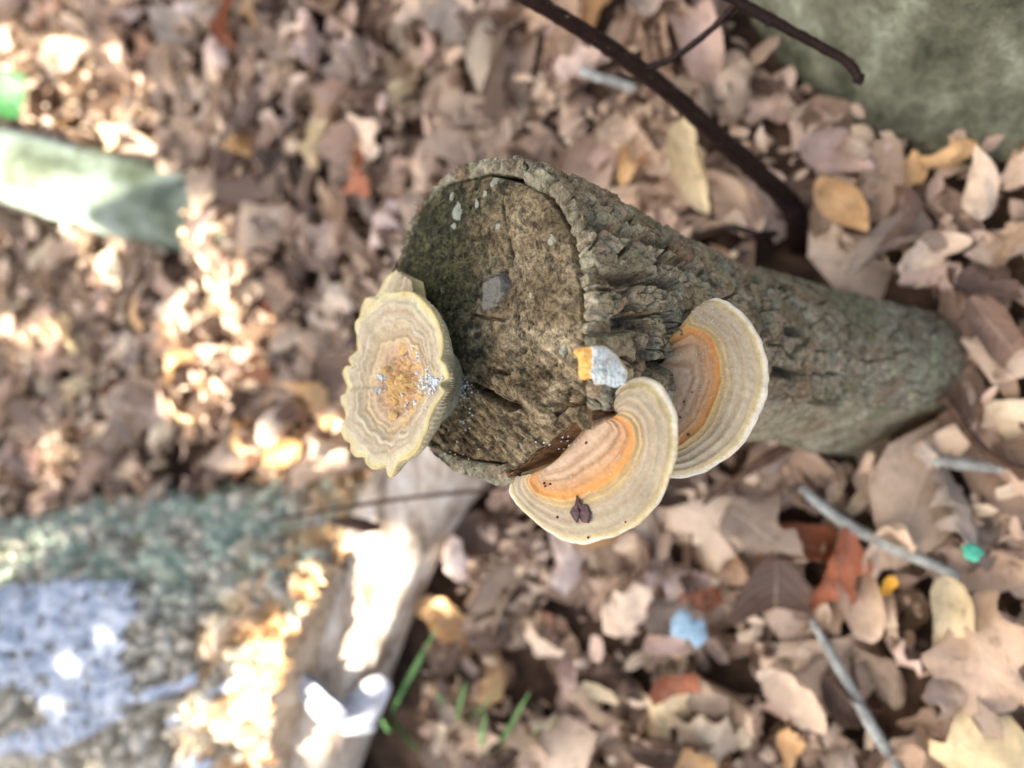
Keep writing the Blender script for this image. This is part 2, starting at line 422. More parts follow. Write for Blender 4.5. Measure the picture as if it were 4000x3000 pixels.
def split_mask(th):
    t = (th + np.pi) % (2 * np.pi) - np.pi
    return sstep(SPLIT0 - 0.02, SPLIT0 + 0.05, t) * sstep(SPLIT1 + 0.03, SPLIT1 - 0.03, t)
def Rside(th, s):
    w = sstep(0.0, 0.15, s)
    low = 0.0475 + 0.003 * np.cos(2 * th + 0.4) + sstep(0.2, 0.335, s) * (0.008 + 0.010 * np.cos(3 * th - 0.6))
    return Rtop(th) * (1 - w) + low * w
def stump_pt(th, s, r):
    return STT + (-SA) * s[..., None] + r[..., None] * (np.cos(th)[..., None] * SX + np.sin(th)[..., None] * SY)
def stump_surf(px, py):
    """(th, s) of the point of the bark seen in direction of the pixel (march along the ray)"""
    r = ray(px, py)
    for d in np.arange(0.2, 0.6, 0.0005):
        p = CAM + d * r - STT
        s = -np.dot(p, SA)
        if s < 0: continue
        a, b = np.dot(p, SX), np.dot(p, SY); th = math.atan2(b, a)
        if math.hypot(a, b) < float(Rside(np.array(th), np.array(s))): return th, s, CAM + d * r
    return None

stump = thing('tree_stump', 'leaning grey-brown tree stump with cracked bark and weathered sawn top', 'stump', tuple(STB))
# bark -------------------------------------------------------------
nth, ns_ = 900, 540
th1 = np.linspace(-np.pi, np.pi, nth, endpoint=False); th1 = th1 - 0.5 * np.sin(th1)
sarr = np.concatenate([np.linspace(0, 1, ns_) ** 1.15 * SLEN])
TH, S = np.meshgrid(th1, sarr, indexing='ij')
R0 = Rside(TH, S)
arc = TH * 0.056
warp = 0.35 * fbm(np.cos(TH) * 3, np.sin(TH) * 3, S * 40, 3)
# long plates that follow the trunk, 2pi*0.056 = 0.352 m round -> 24 cells of 14.7 mm
f1, f2, cid = worley(TH / (2 * np.pi) * 24 + warp * 1.5, S / 0.020 + 1.6 * warp, 3, 24)
wm = sstep(-0.05, 0.4, fbm(np.cos(TH) * 5 + 9, np.sin(TH) * 5, S * 30, 2))
ck = sstep(0.015 + 0.05 * wm, 0.07 + 0.11 * wm, f2 - f1)
warp2 = 0.5 * fbm(np.cos(TH) * 9, np.sin(TH) * 9, S * 140, 3)
f1b, f2b, cidb = worley(TH / (2 * np.pi) * 64 + 2.2 * warp2, S / 0.0085 + 2.2 * warp2, 9, 64)
ckb = sstep(0.01, 0.09, f2b - f1b)
f1c, f2c, cidc = worley(TH / (2 * np.pi) * 190 + 2.2 * warp2, S / 0.0042 + 2.5 * warp2, 2, 190)
fib = fbm(np.cos(TH) * 34, np.sin(TH) * 34, S * 110, 4, 0.65)
rdg = 1 - 2 * np.abs(fbm(np.cos(TH) * 26 + 3, np.sin(TH) * 26, S * 60, 4, 0.6))
cracks = []
for pl in ([(2275,1090),(2400,1095),(2520,1085),(2640,1115)], [(2560,1000),(2700,1050),(2800,1120)], [(2060,655),(2250,730),(2420,800),(2560,870)],
           [(2340,1290),(2450,1265),(2510,1255),(2530,1300),(2530,1420)], [(2300,850),(2380,900),(2480,930),(2600,960)], [(2600,1240),(2640,1330),(2660,1460)],
           [(2900,1080),(2990,1060),(3080,1130)], [(3160,1580),(3260,1590)], [(3020,1450),(3100,1470)], [(2480,1520),(2560,1440),(2640,1420)], [(3060,1290),(3120,1300)]):
    q = [stump_surf(*p) for p in pl]
    q = [(a[0] * 0.056, a[1]) for a in q if a]
    if len(q) > 1: cracks.append(q)
cd = np.full(TH.shape, 1.0)
wob = 0.0016 * fbm(np.cos(TH) * 12, np.sin(TH) * 12, S * 200, 3)
for q in cracks: cd = np.minimum(cd, seg_dist(arc + wob, S + wob, q))
big = 1 - sstep(0.0015, 0.0034, cd)
amp = 1.0 - 0.2 * sstep(0.12, 0.25, S)
nosplit = 1 - split_mask(TH)
disp = amp * nosplit * (0.0058 * (ck - 1) + 0.0022 * (ckb - 1) * sstep(0.15, 0.5, cid) + 0.0026 * (cid - 0.5) + 0.0011 * (cidb - 0.5) + 0.0009 * rdg) + 0.0008 * fib \
       + 0.0016 * fbm(np.cos(TH) * 4, np.sin(TH) * 4, S * 25, 3) - 0.0120 * big * nosplit
spl = split_mask(TH) * sstep(0.05, 0.035, S)
disp += spl * (0.0016 * fbm(arc * 500, S * 35, 2.0, 4) - 0.002)
R = R0 + disp * sstep(-0.002, 0.004, S)
# rim: bark top, inner wall
def bark_t(th):
    a = 0.0062 + 0.0016 * perlin(np.cos(th) * 3, np.sin(th) * 3, 3.3)
    left = sstep(-0.15, -0.65, np.cos(th))
    return np.maximum(0.0012, a * (1 - 0.6 * left)) * (1 - 0.8 * split_mask(th))
def rim_z(th): return -0.0004 + 0.0016 * fbm(np.cos(th) * 5, np.sin(th) * 5, 1.1, 5, 0.65)
bt = bark_t(th1); rz = rim_z(th1)
rimrows = []
for k, (fr, z) in enumerate([(1.0, -0.014), (1.0, -0.003), (0.97, -0.0006), (0.9, 0.0), (0.8, 0.0003), (0.7, 0.0005), (0.6, 0.0006), (0.5, 0.0007), (0.4, 0.0006), (0.3, 0.0005), (0.2, 0.0003), (0.1, 0.0)]):
    fr_ = min(1, fr * 1.2)
    rr = R0[:, 0] * fr_ + R[:, 0] * (1 - fr_) - bt * fr + 0.0004 * perlin(th1 * 60, k * 0.9, 2.2)
    rad0 = R0[:, 0] - bt * fr
    zz = z + 0 * th1 + (rz if z > -0.002 else 0) + (0.0022 * fbm(rad0 * np.cos(th1) * 260, rad0 * np.sin(th1) * 260, 7.7, 4, 0.65) + 0.55 * disp[:, 6] * (1 - fr) ** 0.5 if z > -0.002 else 0)
    rimrows.append(STT + zz[:, None] * SA + rr[:, None] * (np.cos(th1)[:, None] * SX + np.sin(th1)[:, None] * SY))
Pside = stump_pt(TH, S - (rz[:, None] * np.exp(-S / 0.004)), R)
Vb = np.concatenate([np.stack(rimrows, 1), Pside], 1)
nr = len(rimrows)
pad = lambda a, v: np.concatenate([np.full((nth, nr), v), a], 1)
low = sstep(0.1, 0.26, S) + 0.25
part('bark', Vb.reshape(-1, 3), grid_faces(nth, ns_ + nr, True), M['bark'], stump,
     {'cell': np.concatenate([np.repeat(cid[:, 4:5], nr, 1), np.clip(0.75 * cid + 0.25 * cidb, 0, 1)], 1), 'top': pad(ck, 0.35), 'low': pad(np.clip(low, 0, 1), 0.2), 'split': np.concatenate([np.repeat(split_mask(th1)[:, None], nr, 1), spl], 1)})
# sawn top -----------------------------------------------------------
nth2, nrr = 560, 210
tc = np.linspace(-np.pi, np.pi, nth2, endpoint=False); rc = np.linspace(0.0, 1.0, nrr) ** 0.75
TC, RC = np.meshgrid(tc, rc, indexing='ij')
Redge = Rtop(TC) - bark_t(TC) - 0.0003 - 0.0011 * sstep(0.1, 0.7, np.cos(TC - 0.35)) * (1 - split_mask(TC)) + 0.0005 * perlin(TC * 20, TC * 0, 5.0)
RR = RC * Redge
a_, b_ = RR * np.cos(TC), RR * np.sin(TC)
H = 0.0024 * fbm(a_ * 55, b_ * 55, 0.3, 3) + 0.0008 * fbm(a_ * 260, b_ * 260, 1.3, 4, 0.7)
pit = fbm(a_ * 330 + 5, b_ * 260, 3.1, 3, 0.6)
H -= 0.0022 * sstep(0.10, 0.45, pit) * (0.4 + 0.6 * sstep(-0.2, 0.3, fbm(a_ * 70, b_ * 70, 9.0, 2)))
rg = 1 - 2 * np.abs(fbm(a_ * 150, b_ * 190, 5.5, 4, 0.6)); H += 0.0005 * rg
g1, g2, gc = worley(a_ / 0.007 + 1.1 * fbm(a_ * 160, b_ * 160, 2.0), b_ / 0.006 + 1.1 * fbm(a_ * 160, b_ * 160, 7.0), 12)
H += 0.0009 * (gc - 0.5)
# torn fibres over the lower right quarter run along the split
ang = math.atan2(-0.55, 0.8)
fa = a_ * math.cos(ang) + b_ * math.sin(ang); fb = -a_ * math.sin(ang) + b_ * math.cos(ang)
torn = sstep(0.012, -0.012, b_ + 0.012) * sstep(-0.03, 0.0, a_ + 0.02)
H += torn * (0.0030 * fbm(fa * 60, fb * 420, 4.0, 4, 0.6) - 0.0008)
H += -0.0012 * sstep(0.92, 1.0, RC) - 0.007 * sstep(0.985, 1.0, RC)
def lp(pl): return [stump_local(*p) for p in pl]
def carve(pl, w, d):
    global H
    wb = 0.0007 * fbm(a_ * 500, b_ * 500, 6.0, 3)
    dd = seg_dist(a_ + wb, b_ - wb, lp(pl))
    H -= d * (1 - sstep(0.25 * w, w, dd))
carve([(1835,1505),(1920,1545),(1990,1590),(2050,1570)], 0.0022, 0.010)
carve([(1960,1070),(1985,1110),(1975,1125)], 0.0022, 0.006)
carve([(1850,1230),(1910,1245),(1975,1250)], 0.0009, 0.003)
carve([(1990,930),(2000,1000),(1980,1055),(1930,1080),(1880,1110)], 0.0008, 0.0025)
carve([(1870,680),(1865,740)], 0.0008, 0.003); carve([(1790,680),(1800,740)], 0.0008, 0.003); carve([(1980,720),(1970,800),(1985,900)], 0.0007, 0.002)
carve([(1930,1450),(1990,1460)], 0.0012, 0.004)
carve([(2210,1530),(2180,1600),(2120,1650)], 0.0018, 0.006); carve([(2140,1580),(2290,1580)], 0.0012, 0.004)
# a raised flake of grey wood
fl = inside(a_, b_, lp([(1890,1095),(1955,1060),(1985,1130),(1960,1200),(1900,1215)]))
H += 0.0012 * fl
stain = 0.46 + (-a_ - 0.006) * 9 + 0.0 * b_
stain = stain - 0.9 * sstep(-0.02, -0.045, b_) + 0.28 * gauss(a_, -0.045, 0.02)
stain += 0.25 * gauss(np.hypot(a_ - lp([(2180,700)])[0][0], b_ - lp([(2180,700)])[0][1]), 0, 0.012) + 0.42 * gauss(np.hypot(a_ - lp([(1690,1490)])[0][0], (b_ - lp([(1850,1400)])[0][1])*0.7), 0, 0.012)
stain += 0.3 * gauss(np.hypot(a_ - lp([(2170,1060)])[0][0], b_ - lp([(2170,1060)])[0][1]), 0, 0.008)
pale = np.zeros_like(a_)
for (x, y, r) in [(1795,830,.0032),(1935,710,.0022),(1770,770,.0016),(1905,760,.0012),(2160,940,.0018),(1955,885,.0014),(1780,880,.0012),(1870,800,.0014),(2085,1150,.0009),(1730,1140,.0012),(2200,1370,.0016)]:
    c0 = lp([(x, y)])[0]
    dd = np.hypot(a_ - c0[0], (b_ - c0[1]) * 0.75) + 0.0012 * fbm(a_ * 500, b_ * 500, 8.0, 2)
    pale = np.maximum(pale, sstep(r * 1.1, r * 0.6, dd))
H += 0.0005 * pale
Vc = STT + H[..., None] * SA + a_[..., None] * SX + b_[..., None] * SY
part('sawn_top', Vc.reshape(-1, 3), grid_faces(nth2, nrr, True), M['cut'], stump,
     {'stain': stain, 'pale': pale, 'grey': fl.astype(float), 'fa': fa, 'fb': fb, 'torn': np.clip(torn + 0.15, 0, 1)})
def cut_pt(px, py, lift=0.0):
    a, b = stump_local(px, py); return STT + a * SX + b * SY + lift * SA
# splinters of wood standing on the torn quarter ----------------------
def splinter(p0, p1, w, h, seed):
    n, m = 16, 9
    t = np.linspace(0, 1, n); d = p1 - p0; L = np.linalg.norm(d); d = d / L
    side = unit(np.cross(SA, d)); u = np.linspace(-1, 1, m)
    Tt, Uu = np.meshgrid(t, u, indexing='ij')
    ww = w * (0.35 + 0.65 * np.sin(np.pi * (0.12 + 0.8 * Tt)))* (1 + 0.3 * perlin(Tt * 5, seed, 0.5))
    hh = h * (1 - np.abs(Uu) ** 2.5) * (0.5 + 0.5 * np.sin(np.pi * np.clip(Tt * 0.9 + 0.1, 0, 1))) + 0.0009 * perlin(Tt * 3, Uu * 4, seed * 1.7)
    P = p0 + d * (Tt * L)[..., None] + side * (Uu * ww)[..., None] + SA * (hh - 0.0015)[..., None]
    return P.reshape(-1, 3), grid_faces(n, m)
for k, (q0, q1, w, h) in enumerate([((1985,1490),(2150,1640),.0042,.0042),((2060,1620),(2165,1655),.0034,.003),((1920,1470),(2010,1560),.003,.003),((2140,1520),(2240,1490),.003,.003),((2020,1395),(2110,1450),.002,.002),((2270,1590),(2285,1680),.0030,.004)]):
    V, F = splinter(cut_pt(*q0), cut_pt(*q1), w, h, k * 3.1 + 1)
    part('wood_splinter', V, F, M['cut'], stump, {'stain': np.full(len(V), 0.1), 'pale': np.full(len(V), 0.05), 'grey': np.full(len(V), 0.15), 'fa': (V - STT) @ unit(cut_pt(*q1) - cut_pt(*q0)), 'fb': (V - STT) @ unit(np.cross(SA, cut_pt(*q1) - cut_pt(*q0))), 'torn': np.full(len(V), 1.0)})
# mossy fibres on the dark left side ---------------------------------------
fb_parts = []
for k in range(1500):
    px = random.gauss(1690, 85); py = random.gauss(1090, 170)
    a, b = stump_local(px, py)
    if math.hypot(a, b) > float(Rtop(math.atan2(b, a))) - 0.001: continue
    p = STT + a * SX + b * SY; L = random.uniform(0.0012, 0.0042)
    d = unit(SA * random.uniform(0.15, 1) + SX * random.uniform(-1, 1) + SY * random.uniform(-1, 1)); w = unit(np.cross(d, [0.3, 0.5, 0.8])) * random.uniform(0.00012, 0.0003)
    fb_parts.append((np.array([p - w, p + w, p + d * L + w * 0.4, p + d * L - w * 0.4]), np.array([[0, 1, 2, 3]])))
V, F = merge(fb_parts); part('moss', V, F, M['moss'], stump, kind='stuff')

# ------------------------------------------------------------------ bracket fungi
def bracket(root, I, O, p0, n, mat, nk=150, ntt=70, z0=None, h_in=0.004, drop=0.004, th_in=0.009, th_out=0.0022, wav=0.0012, wk=9.0, seed=0, root_in=0.25, name='cap', ridge=0.0007, scal=0.0, dip=0.0):
    n = unit(n)
    Ip = spline(I, nk); Op = spline(O, nk)
    k = np.linspace(0, 1, nk)
    I3 = np.array([at_plane(*p, p0, n) for p in Ip]); O3 = np.array([at_plane(*p, p0, n) for p in Op])
    if z0 is None: z0k = np.zeros(nk)
    else: z0k = np.interp(k, np.linspace(0, 1, len(z0)), z0)
    tt = np.concatenate([[-root_in, -root_in / 2], np.linspace(0, 1, ntt) ** 0.9])
    D = O3 - I3; L = np.linalg.norm(D, axis=1)
    Kk, T_ = np.meshgrid(k, tt, indexing='ij')
    sc = 1 + scal * np.sin(Kk * 95 + 3 * perlin(Kk * 20, seed, 0.2)) * sstep(0.9, 1.0, T_)
    P = I3[:, None] + D[:, None] * (T_ * sc)[..., None]
    Z = z0k[:, None] + (1 - z0k[:, None]) * np.clip(T_, 0, 1)
    h = h_in - drop * np.clip(T_, 0, 1) ** 2 - dip * np.clip(-T_, 0, 1) + wav * sstep(0.35, 1, T_) * perlin(Kk * wk, T_ * 0.7, seed)
    for zc, w, am in ((0.15, .03, .7), (0.25, .03, .8), (0.36, .025, .9), (0.5, .035, 1.5), (0.585, .02, .8), (0.68, .03, .8), (0.8, .035, 1.0), (0.92, .03, .7)):
        h = h + ridge * am * gauss(Z + 0.02 * perlin(Kk * 14, T_ * 3, seed + 4), zc, w)
    h = h + 0.00035 * perlin(P[..., 0] * 500, P[..., 1] * 500, seed)
    top = P + h[..., None] * n
    e = (D / L[:, None])
    tho = th_out * (1 + 0.3 * perlin(k * 20, 0.3, seed))
    rim = []; rz = []
    for ph in np.linspace(0, math.pi, 7)[1:]:
        rim.append(top[:, -1] + e * (tho * 0.5 * math.sin(ph))[:, None] - n * (tho * 0.5 * (1 - math.cos(ph)))[:, None]); rz.append(np.full(nk, 1.0 + 0 * ph))
    rim = np.stack(rim, 1)
    tb = tt[::-1][1::2]
    TB = np.broadcast_to(tb, (nk, len(tb)))
    Pb = I3[:, None] + D[:, None] * TB[..., None]
    hb = (h_in - drop * np.clip(TB, 0, 1) ** 2) + wav * sstep(0.35, 1, TB) * perlin(Kk[:, :1] * wk, TB * 0.7, seed) - (th_in + (th_out - th_in) * np.clip(TB, 0, 1) ** 0.7)
    bot = Pb + hb[..., None] * n
    Vv = np.concatenate([top, rim, bot], 1)
    zone = np.concatenate([Z, np.ones((nk, rim.shape[1])), np.ones_like(TB)], 1)
    nv = Vv.shape[1]
    F = grid_faces(nk, nv)
    caps = []
    part(name, Vv.reshape(-1, 3), F, mat, root, {'zone': zone})
    def surf(px, py):
        p = at_plane(px, py, p0, n)
        d = np.linalg.norm((top - p).reshape(-1, 3) - ((top - p).reshape(-1, 3) @ n)[:, None] * n, axis=1)
        return top.reshape(-1, 3)[d.argmin()]
    return surf, n
def specks(root, surf, n, pts, mat, size=(0.0005, 0.0012), name='white_specks', rod=True, lift=0.0003):
    ps = []
    for (px, py) in pts:
        p = surf(px, py) + n * lift
        L = random.uniform(*size); a = random.uniform(0, 6.28)
        u = unit(np.cross(n, [0.3, 1, 0.2])); v = np.cross(n, u)
        d = u * math.cos(a) + v * math.sin(a); s = np.cross(n, d)
        w = 0.00017 if rod else L * random.uniform(0.6, 1.0)
        if rod: L = L * 0.9
        c = [p + sx * d * L * 0.5 + sy * s * w * 0.5 + sz * n * w * 0.6 for sz in (-1, 1) for sx, sy in ((-1, -1), (1, -1), (1, 1), (-1, 1))]
        ps.append((np.array(c), np.array([[0,3,2,1],[4,5,6,7],[0,1,5,4],[1,2,6,5],[2,3,7,6],[3,0,4,7]])))
    V, F = merge(ps)
    part(name, V, F, mat, root, kind='stuff')

# the wide bracket on the split edge
pM = np.array([-0.100, -0.001, 0.3065]); nM = unit([0.0, -0.26, 1.0])
b_mid = thing('bracket_fungus', 'wide fan-shaped bracket fungus holding a dark red scrap, on the split edge of the stump', 'fungus', tuple(pM), 'bracket fungi on the stump')
I = [(2100,1838),(2130,1828),(2160,1812),(2190,1790),(2220,1768),(2245,1745),(2270,1720),(2295,1695),(2315,1675),(2330,1665),(2345,1655),(2360,1648),(2375,1640),(2390,1632),(2405,1622),(2415,1615),(2422,1610),(2424,1607),(2426,1606),(2430,1607)]
O = [(1996,1868),(1982,1935),(2042,2012),(2119,2075),(2185,2114),(2258,2129),(2331,2111),(2417,2085),(2497,2035),(2563,1955),(2596,1876),(2619,1790),(2624,1697),(2610,1610),(2563,1518),(2500,1488),(2430,1514),(2394,1557),(2394,1591),(2418,1605)]
z0 = [0.50, 0.25] + [0] * 9 + [0.0, 0.12, 0.3, 0.5, 0.58, 0.62, 0.66, 0.7, 0.75]
surfM, nM = bracket(b_mid, I, O, pM, nM, M['bracket'], 190, 90, z0, seed=2.0, scal=0.004, wav=0.0022, wk=7, dip=0.07, root_in=0.2, h_in=0.002)
rod = lambda n, cx, cy, sx, sy: [(random.gauss(cx, sx), random.gauss(cy, sy)) for _ in range(n)]
specks(b_mid, surfM, nM, [(2455,1634),(2426,1777),(2420,1783),(2304,1920),(2174,1903),(2090,1845)] + rod(6, 2330, 1850, 90, 60), M['powder'])
specks(b_mid, surfM, nM, [(2178,2020),(2295,2104),(2136,1880),(2160,1885),(2140,1890),(2180,1760),(2300,1720),(2440,2040)], M['scrap'], (0.0005, 0.0011), 'dark_specks', False)
# the orange-ringed bracket on the bark
_q = stump_surf(2700, 1400)[2]
pR = _q + np.array([0, 0, 0.006]); nR = unit([0.0, 0.12, 1.0])
b_right = thing('bracket_fungus', 'half-ring bracket fungus with bright orange band, clinging to the cracked bark', 'fungus', tuple(pR), 'bracket fungi on the stump')
I = [(2712,1232),(2703,1252),(2700,1286),(2716,1319),(2728,1352),(2728,1400),(2716,1440),(2690,1471),(2672,1510),(2662,1545),(2649,1591),(2630,1640),(2610,1680),(2590,1700)]
O = [(2742,1190),(2788,1172),(2841,1190),(2895,1233),(2941,1292),(2974,1372),(2991,1458),(2987,1531),(2967,1591),(2934,1664),(2880,1745),(2782,1816),(2690,1852),(2590,1858)]
z0 = [0.6, 0.55, 0.5, 0.36, 0.27, 0.22, 0.15, 0.02, 0, 0, 0, 0.05, 0.1, 0.2]
surfR, nR = bracket(b_right, I, O, pR, nR, M['bracket'], 190, 90, z0, seed=5.0, scal=0.004, wav=0.0016, root_in=0.5, drop=0.003)
specks(b_right, surfR, nR, rod(16, 2765, 1400, 25, 30) + rod(14, 2790, 1290, 40, 40) + rod(12, 2760, 1560, 30, 50) + rod(8, 2850, 1440, 15, 40) + [(2770,1777),(2810,1765),(2640,1718),(2793,1211)], M['powder'])
specks(b_right, surfR, nR, [(2673,1633),(2716,1537),(2688,1575),(2700,1700)], M['scrap'], (0.0005, 0.001), 'dark_specks', False)

# the rosette on the left rim of the sawn top
ROS = [(1533,1148),(1572,1151),(1620,1148),(1658,1165),(1697,1199),(1726,1240),(1750,1288),(1760,1331),(1762,1380),(1760,1408),(1779,1433),(1781,1476),(1748,1502),(1769,1529),(1752,1558),(1731,1592),(1711,1645),(1692,1698),(1663,1751),(1630,1780),(1583,1799),(1562,1842),(1543,1857),(1526,1842),(1524,1813),(1485,1828),(1451,1809),(1440,1782),(1408,1780),(1384,1756),(1382,1731),(1360,1712),(1350,1678),(1355,1654),(1369,1630),(1364,1601),(1350,1577),(1350,1548),(1369,1534),(1369,1495),(1360,1457),(1374,1433),(1396,1430),(1386,1408),(1403,1384),(1422,1360),(1417,1327),(1408,1298),(1413,1264),(1432,1240),(1461,1206),(1495,1180),(1509,1158)]
nL = unit(SA + np.array([0.05, 0.0, 0.05])); pL = at_depth(1575, 1500, 0.306)
b_ros = thing('bracket_fungus', 'pale frilly rosette fungus with lumpy ochre centre, on the dark mossy stump rim', 'fungus', tuple(pL), 'bracket fungi on the stump')
uL = unit(np.cross([0, 1, 0], nL)); vL = np.cross(nL, uL)
def loc(px, py):
    p = at_plane(px, py, pL, nL) - pL; return np.array([np.dot(p, uL), np.dot(p, vL)])
cC = loc(1585, 1505)
rp = np.array([loc(*p) for p in ROS]) - cC
rp = np.vstack([rp, rp[:1]])
rp = spline(rp, 420)[:-1]
nk = len(rp)
tr = np.linspace(0.02, 1, 110) ** 0.9
ang_ = np.arctan2(rp[:, 1], rp[:, 0]); Rr = np.hypot(rp[:, 0], rp[:, 1])
AA, TT = np.meshgrid(ang_, tr, indexing='ij')
smR = np.convolve(np.concatenate([Rr[-40:], Rr, Rr[:40]]), np.ones(61) / 61, 'same')[40:-40]
RF = (smR[:, None] * (1 - TT ** 3) + Rr[:, None] * TT ** 3) * TT
X_, Y_ = cC[0] + RF * np.cos(AA), cC[1] + RF * np.sin(AA)
h = 0.0050 * TT ** 1.5 - 0.0030 * sstep(0.78, 1.0, TT) * (0.5 - 0.5 * np.cos(AA)) + 0.0016 * sstep(0.5, 1, TT) * perlin(np.cos(AA) * 3.5, np.sin(AA) * 3.5, 0.7)
wz = TT + 0.09 * fbm(np.cos(AA) * 3, np.sin(AA) * 3, TT * 2, 3)
for zc, w, am in ((0.42, .04, .6), (0.50, .03, 1.0), (0.58, .025, .5), (0.67, .03, 1.0), (0.75, .03, .5), (0.86, .03, .5)):
    h += 0.0012 * am * gauss(wz, zc, w)
h += 0.0042 * np.clip(fbm(X_ * 320, Y_ * 320, 3.0, 3), -0.35, 1) * sstep(0.46, 0.3, TT)
h += 0.0007 * fbm(X_ * 260, Y_ * 260, 8.0, 3) - 0.0014 * gauss(np.mod(AA - 3.0, 2*np.pi) - 0.0, 0.16, 0.05) * sstep(0.3, 0.6, TT) * 0.8
top = pL + X_[..., None] * uL + Y_[..., None] * vL + h[..., None] * nL
eo = np.stack([np.cos(ang_), np.sin(ang_)], 1)
eo3 = eo[:, :1] * uL + eo[:, 1:] * vL
rim = []
for ph in np.linspace(0, math.pi * 0.75, 5)[1:]:
    rim.append(top[:, -1] + eo3 * (0.0007 * math.sin(ph)) - nL * (0.0007 * (1 - math.cos(ph))))
rim = np.stack(rim, 1)
Vt = np.concatenate([top, rim], 1)
zone = np.concatenate([np.clip(wz, 0, 1), np.ones((nk, rim.shape[1]))], 1)
part('cap', Vt.reshape(-1, 3), grid_faces(nk, Vt.shape[1], True), M['rosette'], b_ros, {'zone': zone})
# ridged gills below the margin, funnel and foot
td = np.linspace(0, 1, 26)
nG = nk * 3
kk = np.linspace(0, nk, nG, endpoint=False)
edge = np.stack([np.interp(kk, np.arange(nk + 1), np.append(rim[:, -1, i], rim[0, -1, i])) for i in range(3)], 1)
c3 = pL + cC[0] * uL + cC[1] * vL
rad = edge - c3; hgt = rad @ nL; rad = rad - hgt[:, None] * nL
Lr = np.linalg.norm(rad, axis=1); er = rad / Lr[:, None]
gr = (0.5 + 0.5 * np.sin(np.arange(nG) / nG * 2 * np.pi * 150 + 3 * perlin(np.arange(nG) / 40.0, 0.0, 0.0)))
prof_r = np.interp(td, [0, .1, .3, .6, 1], [1, 1.0, .90, .60, .28])
prof_h = np.interp(td, [0, .1, .3, .6, 1], [0, -.0016, -.0050, -.011, -.026])
sm = np.convolve(np.concatenate([Lr[-90:], Lr, Lr[:90]]), np.ones(121) / 121, 'same')[90:-90]
Lt = Lr[:, None] * (1 - sstep(0, .3, td)) + sm[:, None] * sstep(0, .3, td)
Vg = c3 + er[:, None] * (Lt * prof_r + 0.0007 * (gr[:, None] - 0.5) * sstep(0, .1, td) * sstep(1, .6, td))[..., None] + (hgt[:, None] * (1 - td) + prof_h)[..., None] * nL
part('gills', Vg.reshape(-1, 3), grid_faces(nG, len(td), True), M['gill'], b_ros)
def surfL(px, py):
    p = at_plane(px, py, pL, nL); d = (top - p).reshape(-1, 3); d = np.linalg.norm(d - (d @ nL)[:, None] * nL, axis=1)
    return top.reshape(-1, 3)[d.argmin()]
def lump(p, n, r, h, seed, nth=14, nr=7):
    th = np.linspace(0, 2 * np.pi, nth, endpoint=False); t = np.linspace(0.02, 1, nr)
    A_, T_ = np.meshgrid(th, t, indexing='ij')
    u = unit(np.cross(n, [0.2, 1, 0.1])); v = np.cross(n, u)
    rr = r * T_ * (1 + 0.45 * perlin(np.cos(A_) * 1.7, np.sin(A_) * 1.7, seed))
    hh = h * np.sqrt(np.clip(1 - T_ ** 2, 0, 1)) - 0.0004 + h * 0.45 * perlin(np.cos(A_) * T_ * 2, np.sin(A_) * T_ * 2, seed + 3)
    P = p + (rr * np.cos(A_))[..., None] * u + (rr * np.sin(A_))[..., None] * v + hh[..., None] * n
    return P.reshape(-1, 3), grid_faces(nth, nr, True)
for k, (px, py, r, hh) in enumerate([(1578,1500,.0037,.0046),(1590,1480,.0026,.005),(1535,1480,.0019,.0026),(1530,1450,.0017,.002),(1548,1560,.0022,.0026),(1612,1495,.002,.003),(1560,1540,.0018,.0022),(1530,1510,.0018,.0018),
        (1600,1410,.0018,.0018),(1655,1420,.0022,.0018),(1680,1460,.0021,.0016),(1740,1455,.0020,.0016),(1630,1608,.0020,.0014),(1600,1645,.0022,.0014),(1545,1630,.0028,.0014),(1660,1550,.0022,.0013),(1590,1365,.0026,.0014),(1640,1375,.0024,.0014)]):
    V, F = lump(surfL(px, py), nL, r, hh * (1.0 if k < 7 else 0.55), k * 2.3, 22, 10)
    part('ochre_lobe', V, F, M['lump'], b_ros)
specks(b_ros, surfL, nL, rod(70, 1700, 1490, 26, 20) + rod(40, 1740, 1490, 18, 14) + rod(12, 1655, 1395, 8, 14) + rod(14, 1505, 1475, 8, 8) + rod(16, 1495, 1520, 9, 8) + rod(20, 1640, 1540, 40, 40), M['powder'], (0.0004, 0.0011), 'white_powder', False)
specks(b_ros, surfL, nL, [(1641,1310),(1646,1305),(1519,1230),(1464,1657),(1432,1755),(1462,1793),(1688,1605)], M['powder'])
# powder fallen on the sawn top beside it
fall = []
V, F = None, None
def surfCut(px, py): return cut_pt(px, py, 0.0006)
specks(stump, surfCut, SA, rod(60, 1812, 1510, 16, 18) + rod(26, 1830, 1590, 30, 50) + rod(16, 1780, 1740, 50, 50) + rod(14, 2190, 1740, 50, 30), M['powder'], (0.0002, 0.0006), 'white_powder', False, 0.0004)
# smaller bracket tucked behind the rosette
pB = pL - nL * 0.011
b_back = thing('bracket_fungus', 'small cream bracket fungus tucked under the pale frilly rosette', 'fungus', tuple(pB), 'bracket fungi on the stump')
I = [(1600,1090),(1600,1130),(1600,1180),(1590,1230),(1580,1300),(1570,1360),(1560,1420)]
O = [(1545,1055),(1500,1100),(1472,1152),(1425,1172),(1408,1230),(1396,1310),(1396,1395)]
bracket(b_back, I, O, pB, nL, M['rosette'], 90, 40, [0.6, 0.6], seed=8.0, h_in=0.0, drop=0.0, th_in=0.006, root_in=0.15, wav=0.001)
